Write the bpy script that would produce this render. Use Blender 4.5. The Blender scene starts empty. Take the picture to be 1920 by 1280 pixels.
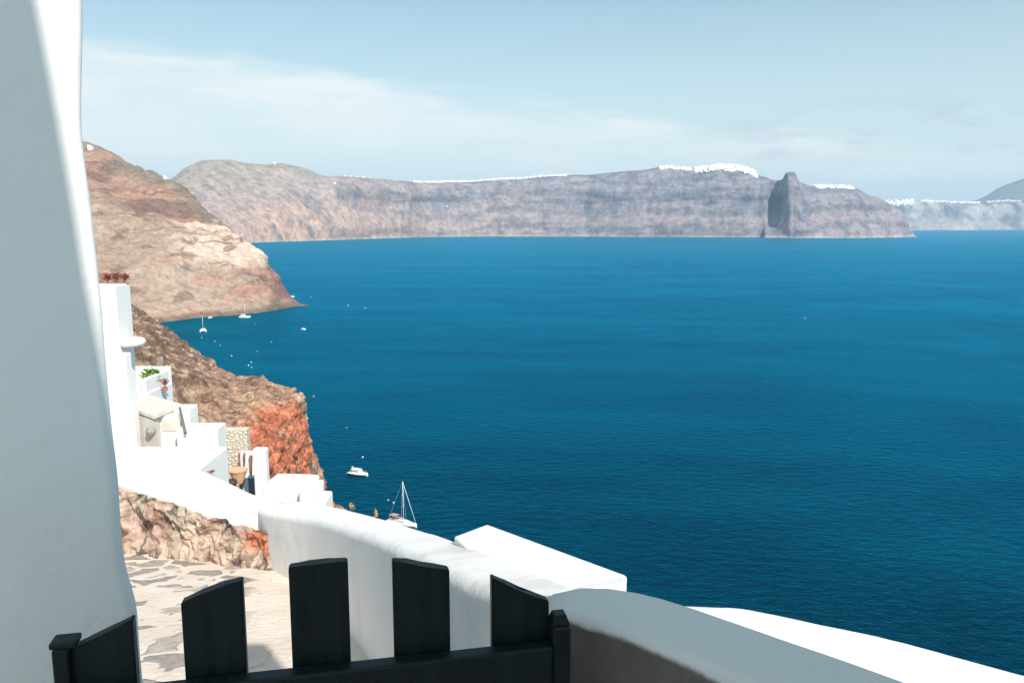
import bpy, bmesh, math, random
import numpy as np
from mathutils import Vector, Matrix
from mathutils.bvhtree import BVHTree
R = math.radians
random.seed(7)
scene = bpy.context.scene

# ------------------------------------------------------------------ camera
EYE = 100.0                       # metres above the sea
F = 1500.0                        # focal length in photo pixels (1920 wide)
PITCH = math.atan2(222, F)
cam_d = bpy.data.cameras.new("camera"); cam = bpy.data.objects.new("camera", cam_d)
scene.collection.objects.link(cam); scene.camera = cam
cam_d.sensor_width = 36.0; cam_d.lens = 36.0 * F / 1920.0
cam_d.clip_start = 0.05; cam_d.clip_end = 80000
cam.location = (0, 0, EYE); cam.rotation_euler = (math.pi/2 - PITCH, 0, 0)

# ------------------------------------------------------------------ light
SUN_EL, SUN_AZ = R(44), R(30)     # azimuth measured from straight behind the viewer towards the right
S = Vector((math.sin(SUN_AZ)*math.cos(SUN_EL), -math.cos(SUN_AZ)*math.cos(SUN_EL), math.sin(SUN_EL)))
sl = bpy.data.lights.new("sun", 'SUN'); so = bpy.data.objects.new("sun", sl); scene.collection.objects.link(so)
sl.energy = 4.6; sl.angle = R(0.42); sl.color = (1.0, 0.945, 0.87)
so.rotation_euler = (-S).to_track_quat('-Z', 'Y').to_euler()
so.location = (3, -10, 120)

w = bpy.data.worlds.new("World"); scene.world = w; w.use_nodes = True
nt = w.node_tree; nt.nodes.clear()
def N(t, typ, **kw):
    n = t.nodes.new(typ)
    for k, v in kw.items():
        if k.startswith('i_'): n.inputs[k[2:].replace('_', ' ')].default_value = v
        else: setattr(n, k, v)
    return n
def L(t, a, b): t.links.new(a, b)
def math_n(t, op, a, b=None, c=None, clamp=False):
    n = t.nodes.new('ShaderNodeMath'); n.operation = op; n.use_clamp = clamp
    for i, v in enumerate((a, b, c)):
        if v is None: continue
        if isinstance(v, (int, float)): n.inputs[i].default_value = v
        else: t.links.new(v, n.inputs[i])
    return n.outputs[0]
def maprange(t, v, a, b, c=0.0, d=1.0, smooth=True):
    n = t.nodes.new('ShaderNodeMapRange'); n.interpolation_type = 'SMOOTHSTEP' if smooth else 'LINEAR'
    for i, q in enumerate((v, a, b, c, d)):
        if isinstance(q, (int, float)): n.inputs[i].default_value = q
        else: t.links.new(q, n.inputs[i])
    return n.outputs[0]
def mix(t, f, a, b, mode='MIX'):
    n = t.nodes.new('ShaderNodeMix'); n.data_type = 'RGBA'; n.blend_type = mode
    for s, v in ((n.inputs[0], f), (n.inputs[6], a), (n.inputs[7], b)):
        if isinstance(v, (int, float)): s.default_value = v
        elif isinstance(v, tuple): s.default_value = (v[0], v[1], v[2], 1)
        else: t.links.new(v, s)
    return n.outputs[2]
sky = N(nt, 'ShaderNodeTexSky', sky_type='NISHITA', sun_disc=False, sun_elevation=SUN_EL, 
        sun_rotation=math.atan2(S.x, S.y), altitude=100, air_density=1.0, dust_density=0.6, ozone_density=2.2)
tc = N(nt, 'ShaderNodeTexCoord')
sep = N(nt, 'ShaderNodeSeparateXYZ'); L(nt, tc.outputs['Generated'], sep.inputs[0])
dx, dy, dz = sep.outputs
az = math_n(nt, 'ARCTAN2', dx, dy)                    # azimuth of the direction, 0 = ahead
el = math_n(nt, 'ARCSINE', dz)
# thin cirrus sheet whose upper rim slants down to the right
cmb = N(nt, 'ShaderNodeCombineXYZ'); L(nt, az, cmb.inputs[0]); L(nt, el, cmb.inputs[1])
mp = N(nt, 'ShaderNodeMapping'); L(nt, cmb.outputs[0], mp.inputs[0]); mp.inputs['Scale'].default_value = (3.0, 15, 1); mp.inputs['Rotation'].default_value = (0, 0, R(8))
n1 = N(nt, 'ShaderNodeTexNoise', i_Scale=1.6, i_Detail=7.0, i_Roughness=0.55); L(nt, mp.outputs[0], n1.inputs['Vector'])
mp2 = N(nt, 'ShaderNodeMapping'); L(nt, cmb.outputs[0], mp2.inputs[0]); mp2.inputs['Scale'].default_value = (9, 32, 1)
n2 = N(nt, 'ShaderNodeTexNoise', i_Scale=1.3, i_Detail=6.0, i_Roughness=0.6); L(nt, mp2.outputs[0], n2.inputs['Vector'])
edge = math_n(nt, 'MULTIPLY_ADD', az, -0.125, 0.143)  # rim elevation in radians
edge = math_n(nt, 'MULTIPLY_ADD', math_n(nt, 'SUBTRACT', n1.outputs[0], 0.5), 0.085, edge)
below = maprange(nt, math_n(nt, 'SUBTRACT', edge, el), -0.012, 0.022)
low_fade = maprange(nt, el, 0.0, 0.14, 0.75, 1.0)
streak = maprange(nt, n1.outputs[0], 0.36, 0.62, 0.42, 0.95)
cir = math_n(nt, 'MULTIPLY', math_n(nt, 'MULTIPLY', below, streak), low_fade)
cir = math_n(nt, 'MULTIPLY', cir, 0.92)
# small grey-bottomed puffs low on the right
pf = math_n(nt, 'MULTIPLY', maprange(nt, n2.outputs[0], 0.47, 0.66), maprange(nt, el, 0.055, 0.085))
pf = math_n(nt, 'MULTIPLY', pf, maprange(nt, el, 0.15, 0.105))
pf = math_n(nt, 'MULTIPLY', pf, maprange(nt, az, 0.18, 0.34))
pf = math_n(nt, 'MULTIPLY', pf, 0.45)
veil = maprange(nt, el, 0.36, 0.0, 0.08, 0.88, smooth=False)
skyc = mix(nt, 1.0, sky.outputs[0], (0.66, 1.26, 1.22), 'MULTIPLY')
c0 = mix(nt, veil, skyc, (9.2, 9.1, 8.5))
# bright cloud added out of view, overhead and behind, to fill the shade
high = math_n(nt, 'MULTIPLY', maprange(nt, el, 0.50, 0.95, 0.0, 0.3), maprange(nt, n2.outputs[0], 0.25, 0.6, 0.65, 1.0))
behind = math_n(nt, 'MULTIPLY', maprange(nt, dy, 0.1, -0.5), maprange(nt, el, 0.0, 0.2, 0.3, 1.0))
high = math_n(nt, 'MAXIMUM', high, behind)
c1 = mix(nt, math_n(nt, 'MULTIPLY', high, 0.85), c0, (10.2, 12.4, 12.8))
c2 = mix(nt, cir, c1, (9.4, 9.6, 9.4))
c3 = mix(nt, pf, c2, (5.2, 5.7, 6.2))
bg = N(nt, 'ShaderNodeBackground'); bg.inputs['Strength'].default_value = 0.085
L(nt, c3, bg.inputs[0])
wo = N(nt, 'ShaderNodeOutputWorld'); L(nt, bg.outputs[0], wo.inputs[0])
scene.view_settings.view_transform = 'Standard'; scene.view_settings.look = 'None'
scene.view_settings.gamma = 1.0; scene.view_settings.use_curve_mapping = False
scene.view_settings.exposure = 0.35
scene.cycles.volume_bounces = 0; scene.cycles.max_bounces = 6; scene.cycles.diffuse_bounces = 3

# ------------------------------------------------------------------ helpers
CP, SP = math.cos(PITCH), math.sin(PITCH)
def ray(px, py):
    x = (px - 960) / F; u = -(py - 640) / F
    return Vector((x, CP + SP*u, -SP + CP*u))
def P(px, py, Y):                                     # the world point seen at a photo position, Y metres ahead
    r = ray(px, py); t = Y / r.y
    return Vector((r.x*t, Y, EYE + r.z*t))
def G(px, py, z=0.0):                                 # the world point on the level z
    r = ray(px, py); t = (z - EYE) / r.z
    return Vector((r.x*t, r.y*t, z))
def tag(o, label=None, cat=None, group=None, kind=None):
    if label: o['label'] = label
    if cat: o['category'] = cat
    if group: o['group'] = group
    if kind: o['kind'] = kind
    return o
def link(name, me, mat=None, parent=None, smooth=False):
    o = bpy.data.objects.new(name, me); scene.collection.objects.link(o)
    if mat: me.materials.append(mat)
    if parent: o.parent = parent
    if smooth:
        for p in me.polygons: p.use_smooth = True
    return o
def obj(name, bm, mat=None, parent=None, smooth=False):
    me = bpy.data.meshes.new(name); bmesh.ops.recalc_face_normals(bm, faces=bm.faces); bm.to_mesh(me); bm.free()
    return link(name, me, mat, parent, smooth)
def empty(name, loc=(0, 0, 0), rz=0):
    o = bpy.data.objects.new(name, None); scene.collection.objects.link(o); o.location = loc; o.rotation_euler = (0, 0, rz)
    o.empty_display_size = 0.3
    return o
def box(bm, x0, x1, y0, y1, z0, z1, bev=0.0, seg=2, M=None):
    r = bmesh.ops.create_cube(bm, size=1)
    vs = r['verts']
    for v in vs: v.co = Vector(((x0+x1)/2 + v.co.x*(x1-x0), (y0+y1)/2 + v.co.y*(y1-y0), (z0+z1)/2 + v.co.z*(z1-z0)))
    if M:
        for v in vs: v.co = M @ v.co
    if bev > 0:
        es = list({e for v in vs for e in v.link_edges})
        bmesh.ops.bevel(bm, geom=es, offset=bev, segments=seg, affect='EDGES', profile=0.5)
def prism(bm, poly, z0, z1, bev=0.0, seg=3):          # plan polygon pulled up; z1 may be a list
    n = len(poly); z1s = z1 if isinstance(z1, (list, tuple)) else [z1]*n
    b = [bm.verts.new((p[0], p[1], z0)) for p in poly]; t = [bm.verts.new((p[0], p[1], z1s[i])) for i, p in enumerate(poly)]
    fs = [bm.faces.new(b[::-1]), bm.faces.new(t)]
    for i in range(n): fs.append(bm.faces.new((b[i], b[(i+1) % n], t[(i+1) % n], t[i])))
    if bev:
        es = [e for e in {e for v in t for e in v.link_edges}]
        bmesh.ops.bevel(bm, geom=es, offset=bev, segments=seg, affect='EDGES', profile=0.5)
def tube(bm, a, b, r0, r1=None, n=8):
    a, b = Vector(a), Vector(b); d = b - a; r1 = r0 if r1 is None else r1
    q = d.to_track_quat('Z', 'Y').to_matrix().to_4x4()
    bmesh.ops.create_cone(bm, cap_ends=True, segments=n, radius1=r0, radius2=r1, depth=d.length, matrix=Matrix.Translation((a+b)/2) @ q)
def lathe(bm, prof, n=16, M=None):
    rings = []
    for r, z in prof:
        rings.append([bm.verts.new((M @ Vector((r*math.cos(2*math.pi*i/n), r*math.sin(2*math.pi*i/n), z))) if M else Vector((r*math.cos(2*math.pi*i/n), r*math.sin(2*math.pi*i/n), z))) for i in range(n)])
    for a, b in zip(rings, rings[1:]):
        for i in range(n): bm.faces.new((a[i], a[(i+1) % n], b[(i+1) % n], b[i]))
    bm.faces.new(rings[0][::-1]); bm.faces.new(rings[-1])
# ---- numpy noise
def _h(ix, iy, iz, s):
    n = (ix.astype(np.int64)*374761393 + iy.astype(np.int64)*668265263 + iz.astype(np.int64)*2147483647 + s*974634777) & 0xffffffff
    n = ((n ^ (n >> 13)) * 1274126177) & 0xffffffff
    n = n ^ (n >> 16)
    return (n & 0xffffff) / float(0xffffff)
def vnoise(p, s=0):
    i = np.floor(p); f = p - i; f = f*f*(3-2*f)
    x, y, z = i[..., 0], i[..., 1], i[..., 2]; u, v, q = f[..., 0], f[..., 1], f[..., 2]
    def c(a, b, d): return _h(x+a, y+b, z+d, s)
    x00 = c(0,0,0)*(1-u)+c(1,0,0)*u; x10 = c(0,1,0)*(1-u)+c(1,1,0)*u
    x01 = c(0,0,1)*(1-u)+c(1,0,1)*u; x11 = c(0,1,1)*(1-u)+c(1,1,1)*u
    return (x00*(1-v)+x10*v)*(1-q) + (x01*(1-v)+x11*v)*q
def fbm(p, o=5, s=0, g=0.5):
    a, t, m = 1.0, 0, 0
    for k in range(o):
        t = t + a*vnoise(p*(2.03**k) + 17.3*k, s+k); m += a; a *= g
    return t/m
def ridged(p, o=4, s=0):
    a, t, m = 1.0, 0, 0
    for k in range(o):
        t = t + a*(1-np.abs(2*vnoise(p*(2.1**k) + 9.1*k, s+k)-1)); m += a; a *= 0.5
    return t/m
def smooth01(a, b, x):
    t = np.clip((x-a)/(b-a), 0, 1); return t*t*(3-2*t)
def catmull(A, n):                                    # A: (K, ..., 3) -> (n, ..., 3)
    K = A.shape[0]; t = np.linspace(0, K-1, n); i = np.minimum(t.astype(int), K-2); f = (t - i).reshape((-1,)+(1,)*(A.ndim-1))
    p1, p2 = A[i], A[i+1]; p0 = A[np.maximum(i-1, 0)]; p3 = A[np.minimum(i+2, K-1)]
    m1 = (p2-p0)*0.5*0.8; m2 = (p3-p1)*0.5*0.8
    return (2*f**3-3*f**2+1)*p1 + (f**3-2*f**2+f)*m1 + (-2*f**3+3*f**2)*p2 + (f**3-f**2)*m2
def sheet(name, cols, nu, nv, disp, colf, mat):
    A = np.array([[tuple(p) for p in c] for c in cols], float)          # K x rows x 3
    A = catmull(A, nu); A = np.swapaxes(catmull(np.swapaxes(A, 0, 1), nv), 0, 1)
    U, V = np.meshgrid(np.linspace(0, 1, nu), np.linspace(0, 1, nv), indexing='ij')
    du = np.gradient(A, axis=0); dv = np.gradient(A, axis=1); nn = np.cross(du, dv); nn /= (np.linalg.norm(nn, axis=-1, keepdims=True)+1e-9)
    if nn[nu//2, nv//2, 1] > 0: nn = -nn
    d = disp(A, U, V); A2 = A + nn*d[..., None]
    me = bpy.data.meshes.new(name)
    idx = np.arange(nu*nv).reshape(nu, nv)
    q = np.stack([idx[:-1, :-1], idx[1:, :-1], idx[1:, 1:], idx[:-1, 1:]], -1).reshape(-1, 4)
    me.from_pydata(A2.reshape(-1, 3).tolist(), [], q.tolist())
    C = np.clip(colf(A, U, V, d), 0, 1).reshape(-1, 3)
    at = me.color_attributes.new("rock", 'FLOAT_COLOR', 'POINT')
    at.data.foreach_set('color', np.concatenate([C, np.ones((len(C), 1))], 1).astype(np.float32).ravel())
    o = link(name, me, mat, smooth=True); me.update()
    return o
def lerp3(a, b, t): return np.array(a)*(1-t[..., None]) + np.array(b)*t[..., None]
def over(c, col, m): return c*(1-m[..., None]) + np.array(col)*m[..., None]

# ------------------------------------------------------------------ materials
def mat_new(name):
    m = bpy.data.materials.new(name); m.use_nodes = True; t = m.node_tree
    return m, t, t.nodes['Principled BSDF']
def simple(name, col, rough=0.6, var=0.08, scale=6.0, metal=0.0, bump=0.0):
    m, t, b = mat_new(name)
    tcn = N(t, 'ShaderNodeTexCoord'); n = N(t, 'ShaderNodeTexNoise', i_Scale=scale, i_Detail=5.0); L(t, tcn.outputs['Object'], n.inputs['Vector'])
    lo = tuple(c*(1-var) for c in col); hi = tuple(min(1, c*(1+var)) for c in col)
    L(t, mix(t, maprange(t, n.outputs[0], 0.3, 0.7), lo, hi), b.inputs['Base Color'])
    b.inputs['Roughness'].default_value = rough; b.inputs['Metallic'].default_value = metal
    if bump:
        bp = N(t, 'ShaderNodeBump', i_Strength=0.6, i_Distance=bump); L(t, n.outputs[0], bp.inputs['Height']); L(t, bp.outputs[0], b.inputs['Normal'])
    return m
def plaster(name, base=(0.80, 0.765, 0.735), dirt=(0.60, 0.555, 0.50), amount=0.35, sc=1.0, bump=0.004, cement=None):
    m, t, b = mat_new(name)
    tcn = N(t, 'ShaderNodeTexCoord').outputs['Object']
    def noise(s, d=6.0, r=0.6, st=None):
        n = N(t, 'ShaderNodeTexNoise', i_Scale=s*sc, i_Detail=d, i_Roughness=r)
        if st:
            mm = N(t, 'ShaderNodeMapping'); mm.inputs['Scale'].default_value = st; L(t, tcn, mm.inputs[0]); L(t, mm.outputs[0], n.inputs['Vector'])
        else: L(t, tcn, n.inputs['Vector'])
        return n.outputs[0]
    big = noise(1.3, 5.0); fine = noise(38, 5.0); run = noise(5, 4.0, 0.6, (1, 1, 0.22))
    msk = math_n(t, 'MULTIPLY', maprange(t, big, 0.45, 0.72), maprange(t, run, 0.35, 0.7, 0.2, 1.0))
    col = mix(t, math_n(t, 'MULTIPLY', msk, amount), base, dirt)
    speck = math_n(t, 'MULTIPLY', maprange(t, noise(60, 2.0), 0.70, 0.78), 0.35*amount)
    col = mix(t, speck, col, tuple(c*0.6 for c in dirt))
    if cement:                                         # bare cement below a ragged paint line
        sx = N(t, 'ShaderNodeSeparateXYZ'); L(t, tcn, sx.inputs[0])
        zz = math_n(t, 'MULTIPLY_ADD', noise(4, 5.0), 0.05, sx.outputs[2])
        cc = mix(t, maprange(t, noise(9), 0.35, 0.7), tuple(c*0.75 for c in cement[1]), cement[1])
        nz = N(t, 'ShaderNodeSeparateXYZ'); L(t, N(t, 'ShaderNodeNewGeometry').outputs['Normal'], nz.inputs[0])
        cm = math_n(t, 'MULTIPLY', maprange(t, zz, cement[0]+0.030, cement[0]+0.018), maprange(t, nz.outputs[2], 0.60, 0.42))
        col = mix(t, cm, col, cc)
    L(t, col, b.inputs['Base Color']); b.inputs['Roughness'].default_value = 0.88; b.inputs['Specular IOR Level'].default_value = 0.2
    hgt = math_n(t, 'ADD', math_n(t, 'MULTIPLY', noise(7, 4.0), 1.0), math_n(t, 'MULTIPLY', fine, 0.22))
    bp = N(t, 'ShaderNodeBump', i_Strength=0.55, i_Distance=bump*4); L(t, hgt, bp.inputs['Height']); L(t, bp.outputs[0], b.inputs['Normal'])
    return m
def rock(name, sc, bump, contrast=0.35, spots=0.0, vert=0.35, ysc=1.0):
    m, t, b = mat_new(name)
    at = N(t, 'ShaderNodeVertexColor', layer_name='rock')
    m0 = N(t, 'ShaderNodeMapping'); m0.inputs['Scale'].default_value = (1, ysc, 1); L(t, N(t, 'ShaderNodeTexCoord').outputs['Object'], m0.inputs[0]); tcn = m0.outputs[0]
    n1 = N(t, 'ShaderNodeTexNoise', i_Scale=sc, i_Detail=9.0, i_Roughness=0.62); L(t, tcn, n1.inputs['Vector'])
    mm = N(t, 'ShaderNodeMapping'); mm.inputs['Scale'].default_value = (1, 1, vert); L(t, tcn, mm.inputs[0])
    n2 = N(t, 'ShaderNodeTexNoise', i_Scale=sc*2.6, i_Detail=7.0, i_Roughness=0.6); L(t, mm.outputs[0], n2.inputs['Vector'])
    k = math_n(t, 'ADD', maprange(t, n1.outputs[0], 0.3, 0.7, -contrast, contrast), maprange(t, n2.outputs[0], 0.3, 0.7, -contrast*0.8, contrast*0.8))
    k = math_n(t, 'ADD', k, 1.0)
    vm = N(t, 'ShaderNodeVectorMath', operation='SCALE'); L(t, at.outputs[0], vm.inputs[0]); L(t, k, vm.inputs[3])
    col = vm.outputs[0]
    if spots:
        v = N(t, 'ShaderNodeTexNoise', i_Scale=spots, i_Detail=2.0, i_Roughness=0.5); L(t, tcn, v.inputs['Vector'])
        col = mix(t, math_n(t, 'MULTIPLY', maprange(t, v.outputs[0], 0.60, 0.70), 0.6), col, (0.075, 0.065, 0.04))
    L(t, col, b.inputs['Base Color']); b.inputs['Roughness'].default_value = 0.95; b.inputs['Specular IOR Level'].default_value = 0.1
    bp = N(t, 'ShaderNodeBump', i_Strength=0.8, i_Distance=bump)
    L(t, math_n(t, 'ADD', n1.outputs[0], math_n(t, 'MULTIPLY', n2.outputs[0], 0.5)), bp.inputs['Height']); L(t, bp.outputs[0], b.inputs['Normal'])
    return m

M_white = plaster('whitewash')
M_white_b = plaster('whitewash_weathered', amount=0.75, dirt=(0.52, 0.47, 0.43))
M_pillar = plaster('whitewash_smooth', base=(0.79, 0.775, 0.75), amount=0.30, bump=0.0022)
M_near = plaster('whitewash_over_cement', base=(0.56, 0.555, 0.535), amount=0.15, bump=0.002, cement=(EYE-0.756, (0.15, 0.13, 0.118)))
M_far_white = simple('village_white', (0.82, 0.79, 0.76), 0.9, 0.04)
M_beige_shade = simple('beige_shade', (0.60, 0.54, 0.48), 0.9, 0.08, 3.0)  # porch faces with their shade put into the base colour
M_gate = simple('dark_green_gloss_paint', (0.0045, 0.011, 0.012), 0.38, 0.35, 9.0, bump=0.0006)
t = M_gate.node_tree; b = t.nodes['Principled BSDF']
mm = N(t, 'ShaderNodeMapping'); mm.inputs['Scale'].default_value = (60, 60, 3.5); L(t, N(t, 'ShaderNodeTexCoord').outputs['Object'], mm.inputs[0])
gn = N(t, 'ShaderNodeTexNoise', i_Scale=1.0, i_Detail=6.0, i_Roughness=0.65); L(t, mm.outputs[0], gn.inputs['Vector'])
bp = N(t, 'ShaderNodeBump', i_Strength=0.4, i_Distance=0.0012); L(t, gn.outputs[0], bp.inputs['Height']); L(t, bp.outputs[0], b.inputs['Normal'])
gc = N(t, 'ShaderNodeTexNoise', i_Scale=26.0, i_Detail=4.0); L(t, t.nodes['Texture Coordinate'].outputs['Object'], gc.inputs['Vector'])
chip = maprange(t, gc.outputs[0], 0.72, 0.76)
L(t, mix(t, math_n(t, 'MULTIPLY', chip, 0.35), mix(t, maprange(t, gn.outputs[0], 0.3, 0.7), (0.002, 0.0055, 0.006), (0.0045, 0.011, 0.012)), (0.12, 0.10, 0.08)), b.inputs['Base Color'])
L(t, maprange(t, gn.outputs[0], 0.3, 0.7, 0.38, 0.55), b.inputs['Roughness']); b.inputs['Specular IOR Level'].default_value = 0.3
M_dark = simple('dark_opening', (0.03, 0.028, 0.026), 0.6)
M_slate = simple('slate_blue_paint', (0.10, 0.14, 0.155), 0.5)
M_glass = simple('dark_window_glass', (0.02, 0.03, 0.04), 0.08)
M_terra = simple('terracotta', (0.50, 0.19, 0.09), 0.8, 0.15, 20)
M_leaf = simple('green_leaf', (0.16, 0.26, 0.035), 0.6, 0.5, 30)
M_flower = simple('dry_red_flower', (0.30, 0.075, 0.05), 0.7, 0.4, 20)
M_straw = simple('dry_orange_plant', (0.62, 0.36, 0.10), 0.8, 0.3, 30)
M_stem = simple('woody_stem', (0.12, 0.08, 0.045), 0.9)
M_gel = simple('white_gelcoat', (0.80, 0.79, 0.77), 0.3, 0.03)
M_deck = simple('boat_deck', (0.55, 0.47, 0.38), 0.6, 0.1, 2)
M_alu = simple('mast_metal', (0.70, 0.73, 0.74), 0.4, 0.05)
M_canvas = simple('boat_canvas', (0.42, 0.27, 0.25), 0.8, 0.1, 3)
M_boot = simple('dark_antifouling', (0.03, 0.03, 0.035), 0.6)
M_pink = simple('pink_cloth', (0.72, 0.42, 0.36), 0.8, 0.15, 4)
M_buoy = simple('buoy_white', (0.78, 0.76, 0.74), 0.4, 0.03)
M_buoy_o = simple('buoy_orange', (0.60, 0.25, 0.14), 0.4, 0.05)

# ------------------------------------------------------------------ sea
m, t, b = mat_new('sea_water')
tcn = N(t, 'ShaderNodeTexCoord').outputs['Object']
def seanoise(s, scl, rot, d=5.0, r=0.6):
    mm = N(t, 'ShaderNodeMapping'); mm.inputs['Scale'].default_value = scl; mm.inputs['Rotation'].default_value = (0, 0, R(rot)); L(t, tcn, mm.inputs[0])
    n = N(t, 'ShaderNodeTexNoise', i_Scale=s, i_Detail=d, i_Roughness=r); L(t, mm.outputs[0], n.inputs['Vector']); return n.outputs[0]
lane = seanoise(0.0022, (1, 3.2, 1), 14, 5.0)
lane2 = seanoise(0.012, (1, 2.4, 1), 18, 5.0)
chop = seanoise(0.16, (1, 2.0, 1), 20, 5.0, 0.65)
rip = seanoise(0.7, (1, 1.6, 1), -14, 3.0)
cv = math_n(t, 'ADD', maprange(t, lane, 0.3, 0.7, -0.6, 0.6), maprange(t, lane2, 0.3, 0.7, -0.45, 0.45))
cv = math_n(t, 'ADD', cv, maprange(t, chop, 0.3, 0.7, -0.38, 0.38))
bp = N(t, 'ShaderNodeBump', i_Strength=1.0, i_Distance=0.85); L(t, math_n(t, 'ADD', chop, math_n(t, 'MULTIPLY', rip, 0.22)), bp.inputs['Height'])
t.nodes.remove(b)
df = N(t, 'ShaderNodeBsdfDiffuse'); L(t, mix(t, maprange(t, cv, -1.0, 1.0, smooth=False), (0.0, 0.002, 0.006), (0.0, 0.018, 0.034)), df.inputs[0]); L(t, bp.outputs[0], df.inputs['Normal'])
gl_ = N(t, 'ShaderNodeBsdfGlossy'); L(t, mix(t, maprange(t, cv, -1.0, 1.0, smooth=False), (0.0, 0.50, 0.82), (0.0, 0.68, 1.0)), gl_.inputs[0]); gl_.inputs['Roughness'].default_value = 0.33; L(t, bp.outputs[0], gl_.inputs['Normal'])
fr = N(t, 'ShaderNodeFresnel', i_IOR=1.33); L(t, bp.outputs[0], fr.inputs['Normal'])
ms_ = N(t, 'ShaderNodeMixShader'); L(t, math_n(t, 'MULTIPLY', fr.outputs[0], 1.0), ms_.inputs[0]); L(t, df.outputs[0], ms_.inputs[1]); L(t, gl_.outputs[0], ms_.inputs[2])
L(t, ms_.outputs[0], t.nodes['Material Output'].inputs[0])
bm = bmesh.new()
gx = [-14000, -6000, -2500, -900, -300, 0, 300, 900, 2500, 6000, 15000]; gy = [-3000, -900, -200, 0, 120, 300, 700, 1500, 3500, 8000, 17500]
vs = [[bm.verts.new((x, y, 0)) for y in gy] for x in gx]
for i in range(len(gx)-1):
    for j in range(len(gy)-1): bm.faces.new((vs[i][j], vs[i+1][j], vs[i+1][j+1], vs[i][j+1]))
sea = obj('sea', bm, m); tag(sea, kind='structure')

# ------------------------------------------------------------------ far caldera rim
def rim_disp(amp, sc, squash=0.5, vc=0.286):
    def f(A, U, V):
        q = A*np.array([1, 1, squash])*sc
        g = ridged(q, 4, 3) - 0.5; b_ = fbm(A*sc*0.45, 4, 11) - 0.5
        ledge = fbm(A*np.array([sc*0.3, sc*0.3, sc*2.6]), 3, 31) - 0.5
        d = amp*(g*1.0 + b_*1.1 + ledge*0.9)
        return d*np.clip((A[..., 2]+15)/45, 0, 1)*(1-0.72*np.exp(-((V-vc)/0.09)**2))
    return f
shore = [(290, 462), (380, 459), (470, 455), (600, 451), (700, 447.5), (800, 444.5), (900, 443.5), (1000, 443.5), (1100, 443.5), (1200, 444), (1300, 444.5), (1400, 445)]
crest = [(290, 352, 900), (322, 338, 900), (345, 318, 900), (375, 306, 900), (400, 303, 900), (450, 306, 850), (500, 311, 750), (532, 309, 700), (570, 318, 620), (605, 330, 520), (640, 332, 430), (700, 336, 330),
         (760, 339, 260), (800, 343, 240), (850, 343, 230), (900, 341, 230), (960, 338, 230), (1050, 333, 230), (1100, 331, 240), (1150, 327, 260), (1200, 320, 280), (1240, 316, 290), (1300, 320, 290), (1352, 312, 260), (1400, 319, 260),
         (1420, 328, 260), (1438, 334, 240)]
def sy(px): return float(np.interp(px, [a for a, _ in shore], [b_ for _, b_ in shore]))
cols = []
for px, cy, back in crest:
    s0 = G(px, sy(px)); c0 = P(px, cy, s0.y+back)
    h = c0.z; dirv = Vector((s0.x, s0.y, 0)).normalized()
    if px < 620: prof = ((0.70, 0.60), (0.42, 0.30), (0.16, 0.09))
    else: prof = ((0.80, 0.52), (0.50, 0.36), (0.22, 0.14))
    col = [c0 + dirv*1600 + Vector((0, 0, -h-15)), c0 + dirv*300 + Vector((0, 0, -0.10*h)), c0]
    for hz, bk in prof: col.append(s0.lerp(Vector((c0.x, c0.y, 0)), bk) + Vector((0, 0, hz*h)))
    col += [s0, s0 - dirv*20 + Vector((0, 0, -15))]
    cols.append(col)
# the gully left of the castle rock, then the rock itself standing nearer
def extra(px, cpx, cy, Dshore, back, prof):
    s0 = Vector(((px-960)/F*Dshore*1.011, Dshore, 0)); c0 = P(cpx, cy, Dshore+back); h = c0.z; dirv = Vector((s0.x, s0.y, 0)).normalized()
    col = [c0 + dirv*1300 + Vector((0, 0, -h-15)), c0 + dirv*200 + Vector((0, 0, -0.12*h)), c0]
    for hz, bk in prof: col.append(s0.lerp(Vector((c0.x, c0.y, 0)), bk) + Vector((0, 0, hz*h)))
    return col + [s0, s0 - dirv*15 + Vector((0, 0, -15))]
g1 = ((0.82, 0.6), (0.5, 0.4), (0.22, 0.2)); g2 = ((0.78, 0.55), (0.45, 0.36), (0.2, 0.16))
cols.append(extra(1425, 1446, 337, 5530, 560, ((.84, .88), (.55, .80), (.24, .42))))
cols.append(extra(1446, 1456, 339, 5500, 620, ((.84, .92), (.55, .84), (.24, .40))))
cols.append(extra(1464, 1469, 334, 5470, 420, ((.82, .72), (.5, .52), (.22, .28))))
cols.append(extra(1472, 1474, 325, 5450, 260, g2))
for px, cy, D, bk in ((1481, 323, 5440, 260), (1491, 324, 5430, 270), (1497, 338, 5420, 290), (1508, 345, 5410, 310), (1522, 349, 5400, 330), (1560, 349, 5410, 360), (1600, 354, 5440, 370), (1625, 366, 5480, 380), (1650, 375, 5540, 380), (1680, 393, 5620, 420), (1697, 425, 5750, 460), (1706, 441, 5900, 500)):
    cols.append(extra(px, px, cy, D, bk, g2))
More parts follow.
